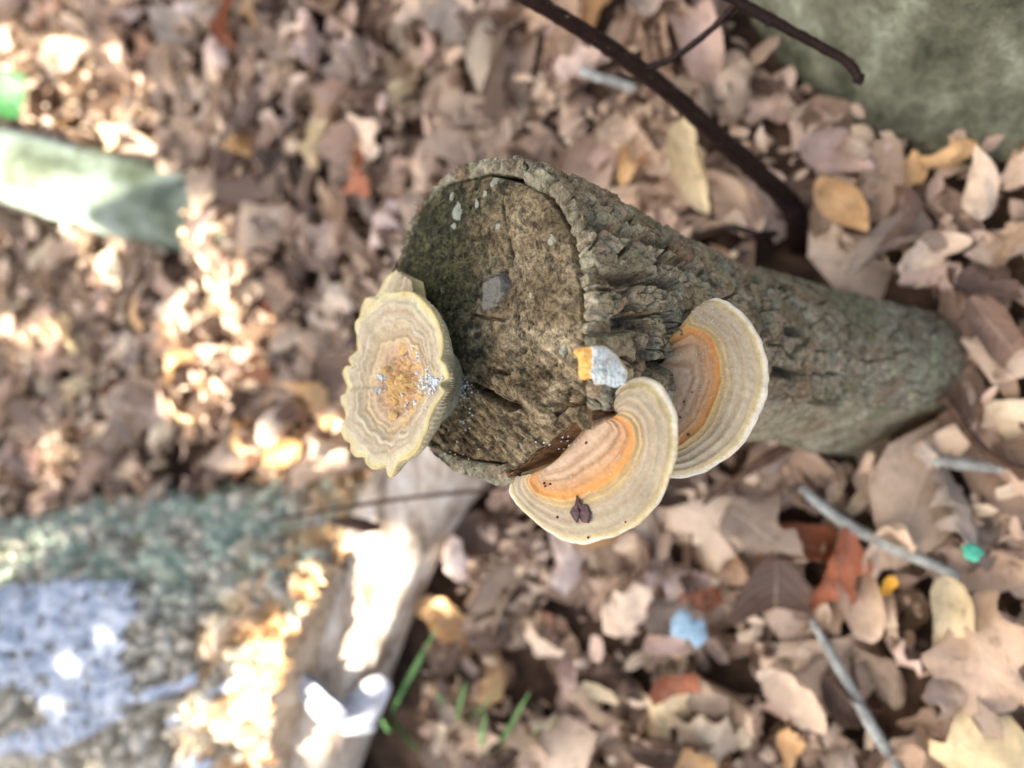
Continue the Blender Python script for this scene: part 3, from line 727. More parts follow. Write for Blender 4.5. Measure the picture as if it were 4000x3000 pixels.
# whitish stub with orange torn end
st_out = [(2298,1355),(2351,1352),(2391,1378),(2424,1418),(2447,1458),(2440,1498),(2397,1511),(2364,1500),(2324,1504),(2311,1481),(2271,1484),(2258,1451),(2258,1405),(2238,1372),(2271,1358)]
pS = at_depth(2350, 1430, 0.2495); nS = unit(np.array([0.25, -0.1, 0.95]))
b_stub = thing('fungus_stub', 'small bluish-white pored fungus stub with torn orange end, at the bark edge', 'fungus', tuple(pS))
uS = unit(np.cross([0, 1, 0], nS)); vS = np.cross(nS, uS)
so = np.array([[np.dot(at_plane(*p, pS, nS) - pS, uS), np.dot(at_plane(*p, pS, nS) - pS, vS)] for p in st_out]); so = so - so.mean(0) * 0; sc_ = so.mean(0)
so = spline(np.vstack([so, so[:1]]), 160)[:-1] - sc_
tS = np.linspace(0.02, 1, 50)
X = sc_[0] + so[:, None, 0] * tS; Y = sc_[1] + so[:, None, 1] * tS
p1, p2, pc = worley(X / 0.0012, Y / 0.0012, 4)
org = sstep(-0.0015, -0.0035, X + 0.0020 * fbm(X * 400, Y * 400, 0.5, 3))
hS = 0.0046 * (1 - tS[None] ** 2.2) + 0.0009 * sstep(0.0, 0.35, p2 - p1) * (1 - org) + 0.0030 * fbm(X * 350, Y * 350, 2.0, 3)
topS = pS + X[..., None] * uS + Y[..., None] * vS + hS[..., None] * nS
botS = pS + (X[:, ::-1] * 0.95)[..., None] * uS + (Y[:, ::-1] * 0.95)[..., None] * vS - 0.0055 * np.ones_like(X)[..., None] * nS
VS = np.concatenate([topS, botS], 1)
mS, tS_, bS = new_mat('pored_stub', 0.75, 0.25)
vv = coords(tS_)
cS = mix(tS_, maprange(tS_, attr(tS_, 'org'), 0.35, 0.65), ramp(tS_, noise_n(tS_, 420, 4, 0.6, vv), [(0.3, G(172, 160, 140)), (0.5, G(198, 208, 206)), (0.7, G(214, 222, 222))]),
         ramp(tS_, noise_n(tS_, 300, 3, 0.6, vv), [(0.3, G(204, 150, 72)), (0.7, G(228, 186, 112))]))
lk(tS_, cS, bS.inputs['Base Color'])
part('cap', VS.reshape(-1, 3), grid_faces(len(so), VS.shape[1], True), mS, b_stub, {'org': np.concatenate([org, org[:, ::-1]], 1)})

# dark red leaf scrap lying on the wide bracket
sc_px = [(545,1245),(560,1260),(575,1300),(605,1310),(630,1360),(615,1415),(580,1418),(565,1385),(548,1392),(535,1420),(520,1400),(505,1350),(515,1320),(530,1300)]
sp_ = [surfM(1900 + x * 0.663, 1100 + y * 0.663) for x, y in sc_px]
c0 = np.mean(sp_, 0)
rings = []
for fr, hz in ((1.0, 0.0001), (1.02, 0.0008), (0.85, 0.0013), (0.5, 0.0010), (0.08, 0.0006)):
    rings.append([c0 + (p - c0) * fr + nM * (hz + 0.0003 * random.uniform(-1, 1)) for p in sp_])
Vs = np.array(rings).transpose(1, 0, 2)
single('leaf_scrap', Vs.reshape(-1, 3), grid_faces(len(sp_), 5, True), M['scrap'], 'glossy dark red scrap of leaf lying on the wide bracket fungus', 'leaf', smooth=False)

# ------------------------------------------------------------------ tree at the upper right
tree = thing('forest_tree', 'grey-green tree trunk with a mossy root flare beside the dark shrub stem', 'tree', (0.045, 0.285, 0))
tz = np.concatenate([np.linspace(-0.03, 0.5, 130), np.linspace(0.55, 3.2, 30)])
tth = np.linspace(0, 2 * np.pi, 260, endpoint=False)
TTh, TZ = np.meshgrid(tth, tz, indexing='ij')
fl_ = np.exp(-np.clip(TZ, 0, 9) / 0.085)
lob = 0.020 + 0.050 * np.clip(np.cos(TTh - 2.95), 0, 1) ** 3 + 0.02 * np.clip(np.cos(TTh - 4.3), 0, 1) ** 6 + 0.03 * np.clip(np.cos(TTh - 5.7), 0, 1) ** 4 + 0.03 * np.clip(np.cos(TTh - 1.2), 0, 1) ** 4
rT = 0.118 - 0.012 * np.clip(TZ, 0, 4) + fl_ * lob
rT += 0.004 * fbm(np.cos(TTh) * 6, np.sin(TTh) * 6, TZ * 6, 4) + 0.0018 * fbm(np.cos(TTh) * 26, np.sin(TTh) * 26, TZ * 14, 4)
cx = 0.045 + 0.02 * TZ; cy = 0.285 + 0.03 * TZ
VT = np.stack([cx + rT * np.cos(TTh), cy + rT * np.sin(TTh), TZ], -1)
part('trunk', VT.reshape(-1, 3), grid_faces(len(tth), len(tz), True), M['trunk'], tree)
# unseen branch and leaves, added and shaped for the dappled shade, 1 to 3 m above the ground on the sun's side
V, F = tube([(0.06, 0.32, 1.5), (-0.6, 0.2, 2.0), (-1.4, -0.4, 2.3), (-2.0, -0.9, 2.35), (-2.7, -1.3, 2.5)], [0.05, 0.04, 0.03, 0.022, 0.01], 10, 40, 0.1)
part('added_limb', V, F, M['trunk'], tree)
def gpoly(pl, z=0.03): return [tuple(at_z(x, y, z)[:2]) for x, y in pl]
PATCH = [gpoly([(-200,170),(120,165),(330,190),(470,330),(500,480),(420,590),(250,560),(-200,420)]),
         gpoly([(-200,540),(150,520),(520,640),(600,720),(420,740),(-200,700)], 0.07),
         gpoly([(-100,690),(260,700),(400,760),(390,900),(330,1050),(420,1180),(300,1210),(180,900),(-100,800)]),
         gpoly([(640,930),(800,900),(900,1020),(920,1250),(1000,1400),(1090,1560),(1300,1730),(1150,1820),(950,1830),(830,1740),(600,1600),(640,1350),(700,1250)]),
         gpoly([(-100,1230),(110,1260),(170,1400),(60,1430),(-100,1400)]), gpoly([(50,1760),(150,1740),(230,1900),(60,1940)]),
         gpoly([(1400,2120),(1590,2060),(1600,2350),(1510,2620),(1450,2840),(1230,2850),(1300,2500)], 0.07),
         gpoly([(1330,1530),(1420,1520),(1400,1640),(1440,1800),(1380,1860),(1330,1700)]),
         gpoly([(-200,2080),(120,2080),(60,2200),(-200,2260)], 0.12)]
HALF = gpoly([(-300, 2250), (1150, 2200), (1150, 3200), (-300, 3200)], 0.12)
lv = []
tries = 0
rng = np.random.default_rng(5)
NL = 10500
gxy = np.stack([rng.uniform(-1.25, 0.20, NL), rng.uniform(-0.58, 0.58, NL)], 1)
hgt_ = rng.uniform(1.25, 2.9, NL)
drop_ = np.zeros(NL, bool)
for pi_, poly in enumerate(PATCH):
    pc = np.mean(poly, 0)
    grow = np.array(poly)
    rr_ = np.linalg.norm(grow - pc, axis=1)[:, None]
    grow = pc + (grow - pc) * (1 + 0.032 / rr_)
    drop_ |= inside(gxy[:, 0], gxy[:, 1], grow)  # added leaves left out here so sun reaches the chosen patches
drop_ |= inside(gxy[:, 0], gxy[:, 1], HALF) & (rng.random(NL) < 0.66)
keep = np.where(~drop_)[0]
for i in keep:
    z = hgt_[i]; p = np.array([gxy[i, 0], gxy[i, 1], 0.05]) + SUN * (z - 0.05) / SUN[2]
    L = rng.uniform(0.030, 0.050); w = L * 0.5
    nn = unit(SUN * 0.9 + rng.normal(size=3) * 0.45); u = unit(np.cross(nn, rng.normal(size=3))); v = np.cross(nn, u)
    lv.append((np.array([p - u * L, p - u * 0.2 * L + v * w, p + u * L, p - u * 0.2 * L - v * w]), np.array([[0, 1, 2, 3]])))
V, F = merge(lv)
mF, tF, bF = new_mat('added_canopy_leaf', 0.6, 0.2)
bF.inputs['Base Color'].default_value = (0.06, 0.11, 0.025, 1)
trF = N(tF, 'ShaderNodeBsdfTranslucent'); trF.inputs[0].default_value = (0.20, 0.30, 0.06, 1)
msF = N(tF, 'ShaderNodeMixShader'); msF.inputs[0].default_value = 0.45
lk(tF, bF.outputs[0], msF.inputs[1]); lk(tF, trF.outputs[0], msF.inputs[2]); lk(tF, msF.outputs[0], tF.nodes['Material Output'].inputs[0])
part('added_shade_canopy', V, F, mF, tree, kind='stuff')

# ------------------------------------------------------------------ fallen logs
def log_mesh(p0, p1, r, nl, nth, plate, depth, seed, end_slope=None, sag=0.0):
    ax_ = unit(p1 - p0); L = np.linalg.norm(p1 - p0)
    up = unit(np.array([0, 0, 1.0]) - ax_ * ax_[2]); sd = np.cross(ax_, up)
    l = np.linspace(0, L, nl); th = np.linspace(0, 2 * np.pi, nth, endpoint=False)
    LL, TH = np.meshgrid(l, th, indexing='ij')
    nc = max(6, int(round(2 * np.pi * r / plate[0])))
    wp = fbm(np.cos(TH) * 4, np.sin(TH) * 4, LL * 18 + seed, 3)
    f1, f2, cid = worley(TH / (2 * np.pi) * nc + wp, LL / plate[1] + wp, seed, nc)
    ck = sstep(0.02, 0.22, f2 - f1)
    rr = r * (1 + 0.05 * perlin(np.cos(TH) * 1.5, np.sin(TH) * 1.5, LL * 5 + seed)) + depth * (ck - 1) + depth * 0.6 * (cid - 0.5) + depth * 1.1 * fbm(np.cos(TH) * 5 + seed, np.sin(TH) * 5, LL * 9, 3) + depth * 0.6 * fbm(np.cos(TH) * 14, np.sin(TH) * 14, LL * 60, 4)
    if end_slope is not None: LLs = LL + (1 - LL / L) * end_slope * np.sin(TH) * 1.0
    else: LLs = LL
    C = p0 + ax_ * LLs[..., None]
    V = C + (rr * np.cos(TH))[..., None] * up + (rr * np.sin(TH))[..., None] * sd
    return V, cid, ck, LL, TH, rr, ax_, up, sd
def endcap(Vring, inward, n=8, seed=0, rough=0.004):
    c = Vring.mean(0); t = np.linspace(1, 0.01, n)
    P = c + (Vring - c)[:, None] * t[None, :, None]
    P = P + inward * (rough * perlin(P[..., 0] * 60, P[..., 1] * 60, P[..., 2] * 60 + seed) * (1 - t ** 6)[None])[..., None]
    return P.reshape(-1, 3), grid_faces(len(Vring), n, True)

# big bark-covered log, lower left
L0 = np.array([-0.452, -0.232, -0.040]); L1 = np.array([-1.55, -0.385, -0.035]); LR = 0.162
log = thing('fallen_log', 'thick bark-covered fallen log with white crust patches and green lichen', 'log', (L0[0], L0[1], 0.0))
Vl, cid, ck, LL, TH, rr, la, lu, ls = log_mesh(L0, L1, LR, 360, 330, (0.011, 0.014), 0.013, 21, end_slope=-0.085)
mB, tB, bB = new_mat('log_bark', 0.9, 0.15)
v = coords(tB)
n1 = noise_n(tB, 26, 5, 0.6, v); n2 = noise_n(tB, 170, 4, 0.6, v)
c = ramp(tB, n1, [(0.3, G(98, 90, 78)), (0.46, G(146, 138, 122)), (0.6, G(172, 166, 150)), (0.72, G(190, 186, 172))])
c = mix(tB, 0.7, c, ramp(tB, attr(tB, 'cell'), [(0, G(66, 58, 48)), (0.3, G(120, 112, 96)), (0.6, G(172, 166, 150)), (1, G(214, 206, 190))]))
c = mix(tB, 0.7, c, ramp(tB, n2, [(0.3, (0.5, 0.48, 0.45)), (0.5, (1, 1, 1)), (0.72, (1.35, 1.33, 1.3))]), 'MULTIPLY')
lim = mth(tB, 'MULTIPLY', attr(tB, 'green'), maprange(tB, noise_n(tB, 34, 5, 0.65, v), 0.42, 0.58))
c = mix(tB, mth(tB, 'MULTIPLY', lim, 0.75), c, G(142, 164, 146))
gm = mth(tB, 'MULTIPLY', attr(tB, 'green'), maprange(tB, noise_n(tB, 20, 4, 0.6, v), 0.56, 0.66))
c = mix(tB, mth(tB, 'MULTIPLY', gm, 0.6), c, G(106, 118, 60))
tan = mth(tB, 'MULTIPLY', attr(tB, 'tan'), maprange(tB, noise_n(tB, 40, 4, 0.6, v), 0.38, 0.55))
c = mix(tB, mth(tB, 'MULTIPLY', tan, 0.8), c, G(198, 152, 100))
lk(tB, c, bB.inputs['Base Color']); bump(tB, bB, mth(tB, 'ADD', n1, n2), 0.5, 0.003)
green = sstep(0.2, 0.75, -np.sin(TH) if np.dot(ls, UP) < 0 else np.sin(TH)) * (0.6 + 0.4 * np.cos(TH))
tan_ = sstep(0.14, 0.03, LL)
part('bark', Vl.reshape(-1, 3), grid_faces(Vl.shape[0], Vl.shape[1])[:0], mB, log) if False else None
Fl = []
nl_, nt_ = Vl.shape[:2]
a, b = np.meshgrid(np.arange(nl_ - 1), np.arange(nt_), indexing='ij'); b2 = (b + 1) % nt_
Fl = np.stack([a * nt_ + b, a * nt_ + b2, (a + 1) * nt_ + b2, (a + 1) * nt_ + b], -1).reshape(-1, 4)
log_bark = part('bark', Vl.reshape(-1, 3), Fl, mB, log, {'cell': cid, 'green': np.clip(green * 1.4, 0, 1), 'tan': tan_})
M['barewood'] = mat_noise('bare_wood', [(0.3, G(132, 112, 90)), (0.45, G(176, 156, 130)), (0.6, G(200, 184, 162)), (0.75, G(216, 204, 188))], 50, (1, 1, 1), rough=0.85, bd=0.002)
V, F = endcap(Vl[0], -la, 10, 3); part('broken_end', V, F, M['barewood'], log)
# white crust patches: thin raised sheets that follow the bark
def log_uv(px, py):
    r = ray(px, py)
    for d in np.arange(0.25, 1.6, 0.002):
        p = CAM + d * r - L0; l = np.dot(p, la); q = p - la * l
        if np.linalg.norm(q) < LR: return math.atan2(np.dot(q, ls), np.dot(q, lu)) * LR, l
    return None
thw = (TH + np.pi) % (2 * np.pi) - np.pi
for pl in ([(-150,2300),(0,2290),(230,2270),(420,2255),(450,2330),(520,2420),(440,2460),(450,2540),(510,2620),(540,2690),(700,2650),(730,2610),(800,2670),(640,2740),(480,2760),(540,2810),(400,2890),(250,2960),(100,3010),(-150,3060),(-150,2870),(0,2880),(150,2860),(240,2830),(200,2760),(0,2680),(-150,2660)],
           [(830,2690),(890,2640),(985,2600),(990,2660),(880,2715)], [(690,2815),(730,2780),(785,2790),(790,2825),(705,2850)], [(760,3010),(840,2955),(950,2975),(960,3050),(800,3060)]):
    uv = [log_uv(*p) for p in pl]; uv = [q for q in uv if q]
    if len(uv) < 3: continue
    wv = 0.006 * fbm(thw * LR * 60, LL * 60, 9.0, 4)
    hole = fbm(thw * LR * 90, LL * 90, 4.0, 3)
    msk = inside(thw * LR + wv, LL - wv, uv) & (hole > -0.32)
    fm = msk.reshape(-1)[Fl].all(1)
    if fm.sum() < 4: continue
    C = L0 + la * np.zeros_like(LL)[..., None]
    rad_ = np.cos(TH)[..., None] * lu + np.sin(TH)[..., None] * ls
    # a smoother, slightly proud skin
    Vp = Vl + rad_ * (0.0022 + 0.7 * (0.013 * (1 - ck)))[..., None]
    used = np.unique(Fl[fm]); rem = -np.ones(nl_ * nt_, int); rem[used] = np.arange(len(used))
    part('white_crust', Vp.reshape(-1, 3)[used], rem[Fl[fm]], M['crust'], log_bark)

# pale barkless log lying across its end
def bare_log(name, P, r, mat, label, cat, nl=120, nth=90, seed=1, fib=0.0022, flat=1.0):
    P = spline(P, nl); T = np.gradient(P, axis=0); T /= np.linalg.norm(T, axis=1)[:, None]
    up = np.array([0, 0, 1.0]) - T * T[:, 2:3]; up /= np.linalg.norm(up, axis=1)[:, None]; sd = np.cross(T, up)
    th = np.linspace(0, 2 * np.pi, nth, endpoint=False); l = np.linspace(0, 1, nl) * np.linalg.norm(P[-1] - P[0])
    LL, TH = np.meshgrid(l, th, indexing='ij')
    rr = r * (1 + 0.09 * perlin(np.cos(TH) * 1.6, np.sin(TH) * 1.6, LL * 6 + seed)) + fib * fbm(np.cos(TH) * 10, np.sin(TH) * 10, LL * 9 + seed, 5, 0.65)
    V = P[:, None] + (rr * np.cos(TH) * flat)[..., None] * up[:, None] + (rr * np.sin(TH))[..., None] * sd[:, None]
    root = thing(name, label, cat, tuple([P[0][0], P[0][1], 0.0]))
    a, b = np.meshgrid(np.arange(nl - 1), np.arange(nth), indexing='ij'); b2 = (b + 1) % nth
    F = np.stack([a * nth + b, a * nth + b2, (a + 1) * nth + b2, (a + 1) * nth + b], -1).reshape(-1, 4)
    part('stem', V.reshape(-1, 3), F, mat, root)
    Vc, Fc = endcap(V[0], -T[0], 8, seed); part('broken_end', Vc, Fc, M['barewood'], root)
    Vc, Fc = endcap(V[-1], T[-1], 8, seed + 1); part('broken_end', Vc, Fc, M['barewood'], root)
    return root
M['palewood'] = mat_noise('pale_wood', [(0.34, G(112, 96, 80)), (0.45, G(172, 154, 134)), (0.56, G(198, 184, 166)), (0.68, G(214, 204, 190))], 55, (1.0, 0.35, 1.0), rough=0.8, bd=0.002, fs=5)
bare = bare_log('bare_log', [(-0.345, -0.040, 0.030), (-0.384, -0.090, 0.038), (-0.440, -0.20, 0.042), (-0.490, -0.315, 0.042), (-0.565, -0.48, 0.042)], 0.040, M['palewood'],
                'pale barkless log lying against the end of the bark-covered log', 'log', seed=3)
# mossy pole at the far left
M['mossylog'] = mat_noise('mossy_pole', [(0.34, G(76, 84, 66)), (0.46, G(108, 118, 102)), (0.6, G(140, 152, 142)), (0.7, G(156, 170, 160))], 16, rough=0.85, bd=0.003, fine=0.4)
bare_log('mossy_pole', [(-1.5, 0.385, 0.045), (-1.2, 0.31, 0.045), (-0.99, 0.258, 0.045), (-0.84, 0.216, 0.030), (-0.70, 0.178, -0.022), (-0.66, 0.168, -0.05)], 0.043, M['mossylog'],
         'smooth grey-green mossy pole half buried in the leaves beside the green seedling', 'log', seed=8, fib=0.0015)

# white brackets on the bare log
def small_bracket(px0, py0, px1, py1, wpx, z, label, seed, tilt=(0, 0, 1)):
    p0 = at_z(px0, py0, z); p1 = at_z(px1, py1, z)
    n = unit(tilt); d = p1 - p0; L = np.linalg.norm(d); d /= L; s = unit(np.cross(n, d)); w = wpx / FPX * 0.75
    nk, nt = 24, 12
    k = np.linspace(-1, 1, nk); t = np.linspace(0, 1, nt)
    K, T_ = np.meshgrid(k, t, indexing='ij')
    ed = np.sqrt(np.clip(1 - (np.abs(K) * 0.96) ** 2.4, 0, 1)) * (1 + 0.08 * perlin(K * 3, 0.0, seed))
    P = p0 + s * (K * w)[..., None] + d * (T_ * L * ed)[..., None] + n * (0.004 - 0.006 * T_ ** 2 + 0.001 * perlin(K * 2, T_ * 3, seed))[..., None]
    B = P - n * (0.006 * (1 - 0.6 * T_))[..., None]
    Vv = np.concatenate([P, B[:, ::-1]], 1)
    return single('white_bracket', Vv.reshape(-1, 3), grid_faces(nk, 2 * nt), M['whitefungus'], label, 'fungus', group='white brackets on the bare log')
small_bracket(1270, 2690, 1215, 2800, 120, 0.092, 'bright white bracket fungus on top of the pale barkless log', 1, (0.1, -0.1, 1))
small_bracket(1375, 2810, 1505, 2655, 62, 0.072, 'long greyish-white bracket fungus reaching out from the side of the barkless log', 2, (0.2, 0, 1))
small_bracket(1345, 2805, 1465, 2830, 48, 0.066, 'short greyish-white bracket fungus below the long one on the barkless log', 3, (0.2, 0, 1))

# ------------------------------------------------------------------ dark shrub stem and twigs
PX = lambda pts: [at_depth(*p) for p in pts]
shrub = thing('shrub_stem', 'dark forked shrub stem with pale dots, rising beside the stump', 'shrub', tuple(at_z(3120, 955, 0.0)))
sp0 = at_z(3125, 965, -0.01)
stem_pts = [sp0] + PX([(3110,850,.512),(3060,770,.500),(2965,680,.478),(2830,560,.452),(2660,400,.425),(2505,275,.402),(2350,165,.385),(2180,60,.368),(2000,-40,.352),(1850,-110,.34)])
rs = [.0078,.0072,.0066,.0058,.0054,.0047,.0042,.0039,.0037,.0034,.003]
V, F = tube(stem_pts, rs, 16, 120, 0.22, 3); stem_o = part('stem', V, F, M['twig'], shrub)
V, F = tube(PX([(2505,275,.402),(2560,255,.398),(2640,220,.39),(2730,155,.38),(2810,85,.372),(2880,8,.364),(2930,-60,.36)]), [.0026,.0019,.0017,.0016,.0016,.0017,.0018], 10, 50, 0.25, 5); b1 = part('side_branch', V, F, M['twig'], shrub)
V, F = tube(PX([(2780,-60,.36),(2880,5,.364),(2960,50,.366),(3100,125,.37),(3230,195,.374),(3300,235,.376),(3335,270,.377),(3352,305,.378)]), [.0026,.0026,.0027,.0024,.0022,.0022,.0024,.0022], 12, 70, 0.2, 6); b2_ = part('side_branch', V, F, M['twig'], shrub)
ln = []
sp_s = spline(stem_pts, 240)
for k in range(90):
    i = random.randrange(90, 238); d = unit(-ray(*(2000, 1500)) + np.random.default_rng(k).normal(size=3) * 0.8); tg = unit(sp_s[i] - sp_s[i - 1]); d = unit(d - tg * (d @ tg))
    ln.append(lump(sp_s[i] + d * np.interp(i / 239 * 10, range(11), rs) * 0.98, d, random.uniform(0.0002, 0.0005), 0.0004, k, 6, 3))
V, F = merge(ln); part('lenticels', V, F, M['gill'], stem_o, kind='stuff')
V, F = lump(at_depth(3354, 308, .378), unit([0.3, -0.9, 0.2]), 0.0026, 0.003, 3.0); part('bud', V, F, M['twig'], b2_)
V, F = lump(at_depth(3005, 85, .367), unit([-0.2, -0.9, 0.4]), 0.0022, 0.003, 4.0); part('bud', V, F, M['twig'], b2_)
V, F = tube(PX([(3040,745,.495),(2960,630,.478),(2860,540,.46),(2760,470,.45)]), [.0016,.0013,.0012,.0008], 8, 30, 0.2, 7); part('side_branch', V, F, M['browntwig'], shrub)
def twig(pts, r, mat, label, z=0.02, seed=1):
    P = [at_z(p[0], p[1], p[2] if len(p) > 2 else z) for p in pts]
    V, F = tube(P, r, 10, 40, 0.15, seed)
    return single('twig', V, F, mat, label, 'twig')
twig([(3130,1905),(3220,1985),(3330,2060),(3480,2135),(3620,2195),(3745,2252)], [.0028,.0035,.0038,.0036,.0034,.003], M['greytwig'], 'pale grey curved stick lying on leaves near the foot of the stump', 0.035)
twig([(3170,2420),(3250,2560),(3330,2700),(3400,2830),(3500,2990),(3560,3100)], [.0022,.003,.0034,.0036,.0036,.0036], M['greytwig'], 'straight pale grey stick lying across the brown leaves away from the stump', 0.036, 2)
twig([(1060,2035,.13),(1300,1990,.12),(1600,1945,.095),(1980,1905,.07),(2300,1870,.05)], [.0012,.0014,.0014,.0015,.0014], M['browntwig'], 'thin brown twig bridging the barkless log and the bark-covered log', seed=3)
twig([(3180,1690,.03),(3080,1740,.04),(2960,1815,.045),(2850,1890,.04),(2750,1965,.035),(2705,2060,.03),(2700,2190,.03),(2690,2330,.028)], [.0036,.004,.0032,.0022,.0016,.0011,.001,.0009], M['browntwig'], 'dark bent twig hooked below the orange-banded bracket fungus', seed=4)
twig([(2800,895,.02),(2870,890,.03),(2960,915,.03),(3030,912,.02)], [.0015,.0024,.0022,.002], M['twig'], 'short black twig lying at the foot of the dark shrub stem', seed=5)
twig([(3760,2990,.03),(3830,2910,.04),(3920,2868,.04),(4060,2860,.03)], [.0028,.0032,.0032,.003], M['browntwig'], 'dark curved stick under the ragged tan leaves', seed=6)
twig([(2270,275,.035),(2330,300,.038),(2420,325,.035),(2480,345,.03)], [.003,.0032,.0032,.003], M['greytwig'], 'short pale-tipped grey stick on the litter under the shrub stem', seed=7)
twig([(1290,2035,.108),(1360,2040,.105),(1430,2055,.1),(1490,2062,.095)], [.0014,.0048,.005,.0016], M['browntwig'], 'short reddish-brown bark sliver on top of the bark-covered log', seed=8)
twig([(3700,1560,.03),(3790,1700,.03),(3900,1800,.03),(4050,1850,.03)], [.003,.0028,.0024,.002], M['browntwig'], 'dark twig touching the flared foot of the stump', seed=9)
twig([(3560,1790,.02),(3700,1805,.025),(3920,1830,.025)], [.0035,.004,.003], M['greytwig'], 'weathered grey stick beside the flared foot of the stump', seed=10)

# grass and seedling
def blade(root, pts, w):
    P = spline(pts, 14); T = np.gradient(P, axis=0); s = np.cross(T, UP + 0.1); s /= np.linalg.norm(s, axis=1)[:, None]
    wd = w * np.sin(np.pi * np.clip(np.linspace(0.12, 1, 14), 0, 1)) ** 0.6
    Vv = np.stack([P - s * wd[:, None], P - np.array([0, 0, 0.0004]), P + s * wd[:, None]], 1)
    part('blade', Vv.reshape(-1, 3), grid_faces(14, 3), M['grass'], root)
for lab, base, tips in (('few thin green grass blades beside the long greyish-white bracket', (1530, 2790), [((1600,2640,.05),(1720,2430,.09)), ((1560,2720,.03),(1660,2560,.06)), ((1520,2860,.03),(1480,2790,.05)), ((1600,2900,.03),(1740,3010,.03))]),
                        ('thin green grass blades standing in pinkish leaves', (1790, 2860), [((1790,2780,.04),(1820,2660,.07)), ((1730,2740,.04),(1620,2640,.07)), ((1850,2800,.04),(1960,2680,.07))]),
                        ('sparse grass blades leaning over crumbled leaves', (1930, 2960), [((1980,2860,.04),(2070,2700,.08)), ((2030,2900,.04),(2200,2790,.07)), ((1880,2900,.05),(1900,2780,.07))])):
    g = thing('grass_tuft', lab, 'grass', tuple(at_z(*base, 0.0)))
    for md, tp in tips:
        blade(g, [at_z(*base, 0.0), at_z(*md), at_z(*tp)], 0.0020)

# ------------------------------------------------------------------ fallen leaves
NLU = 25
def leaf_mesh(name, kind, seed):
    r = random.Random(seed); r.random()
    n, m = NLU, 7
    u = np.linspace(0, 1, n); v = np.linspace(-1, 1, m)
    U, Vv = np.meshgrid(u, v, indexing='ij')
    if kind == 'oak':
        base = 0.30 * np.sin(np.pi * U ** 0.75) ** 0.8 + 0.012
        lob = 1 + 0.34 * np.tanh(1.6 * np.sin(2 * np.pi * (r.uniform(2.4, 3.2) * U ** 0.9 + r.uniform(0, 0.3)) + 0.7 * np.sign(Vv)))
        wd = base * lob
    elif kind == 'beech':
        wd = 0.27 * np.sin(np.pi * U ** 0.85) ** 0.85 + 0.006
    else:
        wd = 0.26 * (0.55 + 0.45 * np.sin(np.pi * U)) * (1 + 0.35 * perlin(U * 4 + seed, np.sign(Vv) * 2.0, 0.3))
    wd = wd * (1 + 0.08 * perlin(U * 7, Vv, seed))
    X = U - 0.5; Y = Vv * wd
    fold = r.uniform(-1.6, 3.0); curlx = r.choice((-1, 1)) * r.uniform(0.3, 2.4); tw = r.uniform(-2.0, 2.0); wv = r.uniform(0.06, 0.14)
    cw = 'rolled ' if fold > 1.3 else ('domed ' if fold < -0.5 else ('twisted ' if abs(tw) > 1.2 else ('arched ' if abs(curlx) > 1.4 else 'crinkled ')))
    # roll across the midrib
    k = fold * 2.6
    Y2 = np.sin(np.clip(Y * k, -2.6, 2.6)) / k if abs(k) > 1e-3 else Y
    Z = (1 - np.cos(np.clip(Y * k, -2.6, 2.6))) / k if abs(k) > 1e-3 else Y * 0
    a = tw * X; Y3 = Y2 * np.cos(a) - Z * np.sin(a); Z3 = Y2 * np.sin(a) + Z * np.cos(a)
    q = curlx
    X4 = np.sin(X * q) / q * (1 - 0) - Z3 * np.sin(X * q) * 1.0; Z4 = (1 - np.cos(X * q)) / q + Z3 * np.cos(X * q)
    Z4 = Z4 + wv * perlin(X * 4 + seed, Y * 8, 1.0) + 0.02 * np.abs(np.sin(U * 28 - np.abs(Vv) * 6)) * np.abs(Vv)
    P = np.stack([X4, Y3, Z4], -1).reshape(-1, 3)
    P[:, 2] -= np.percentile(P[:, 2], 15)
    return P, grid_faces(n, m), U.ravel(), Vv.ravel(), cw
LM = {}
CURL = {}
def M_leaf(): pass
tints = {'tan': [(0, G(165, 139, 115)), (0.25, G(201, 175, 149)), (0.5, G(217, 195, 169)), (0.75, G(179, 153, 129)), (1, G(229, 209, 183))],
         'pinkish': [(0, G(183, 155, 140)), (0.35, G(215, 191, 174)), (0.7, G(195, 167, 150)), (1, G(230, 211, 195))],
         'grey-brown': [(0, G(118, 103, 89)), (0.35, G(160, 144, 129)), (0.7, G(138, 121, 105)), (1, G(186, 172, 155))],
         'dark brown': [(0, G(64, 49, 40)), (0.4, G(101, 79, 65)), (0.7, G(81, 61, 51)), (1, G(123, 99, 83))],
         'rust': [(0, G(136, 82, 56)), (0.5, G(166, 102, 70)), (1, G(150, 90, 62))],
         'straw': [(0, G(214, 196, 156)), (0.5, G(226, 206, 166)), (1, G(206, 186, 142))],
         'ochre': [(0, G(206, 166, 116)), (0.5, G(218, 178, 126)), (1, G(200, 158, 106))],
         'yellow': [(0, G(206, 158, 50)), (1, G(214, 170, 70))]}
for k_, st in tints.items(): M['leaf_' + k_] = mat_leaf('leaf_' + k_.replace(' ', '_').replace('-', '_'), st)
PROTO = {}
for kind, cnt in (('oak', 10), ('beech', 7), ('torn', 7)):
    for j in range(cnt):
        P, F, U, Vv, CURL[(kind, j)] = leaf_mesh(kind, kind, j * 1.7 + {'oak': 1, 'beech': 40, 'torn': 80}[kind])
        PROTO[(kind, j)] = (P, F, U, Vv)
def proto(kind, j, tint):
    key = (kind, j, tint)
    if key not in LM:
        P, F, U, Vv = PROTO[(kind, j)]
        me = mesh_np('fallen_leaf', P, F, {'lu': U, 'lv': Vv, 'lr': np.zeros(len(U))}); me.materials.append(M['leaf_' + tint]); LM[key] = me
    return LM[key]
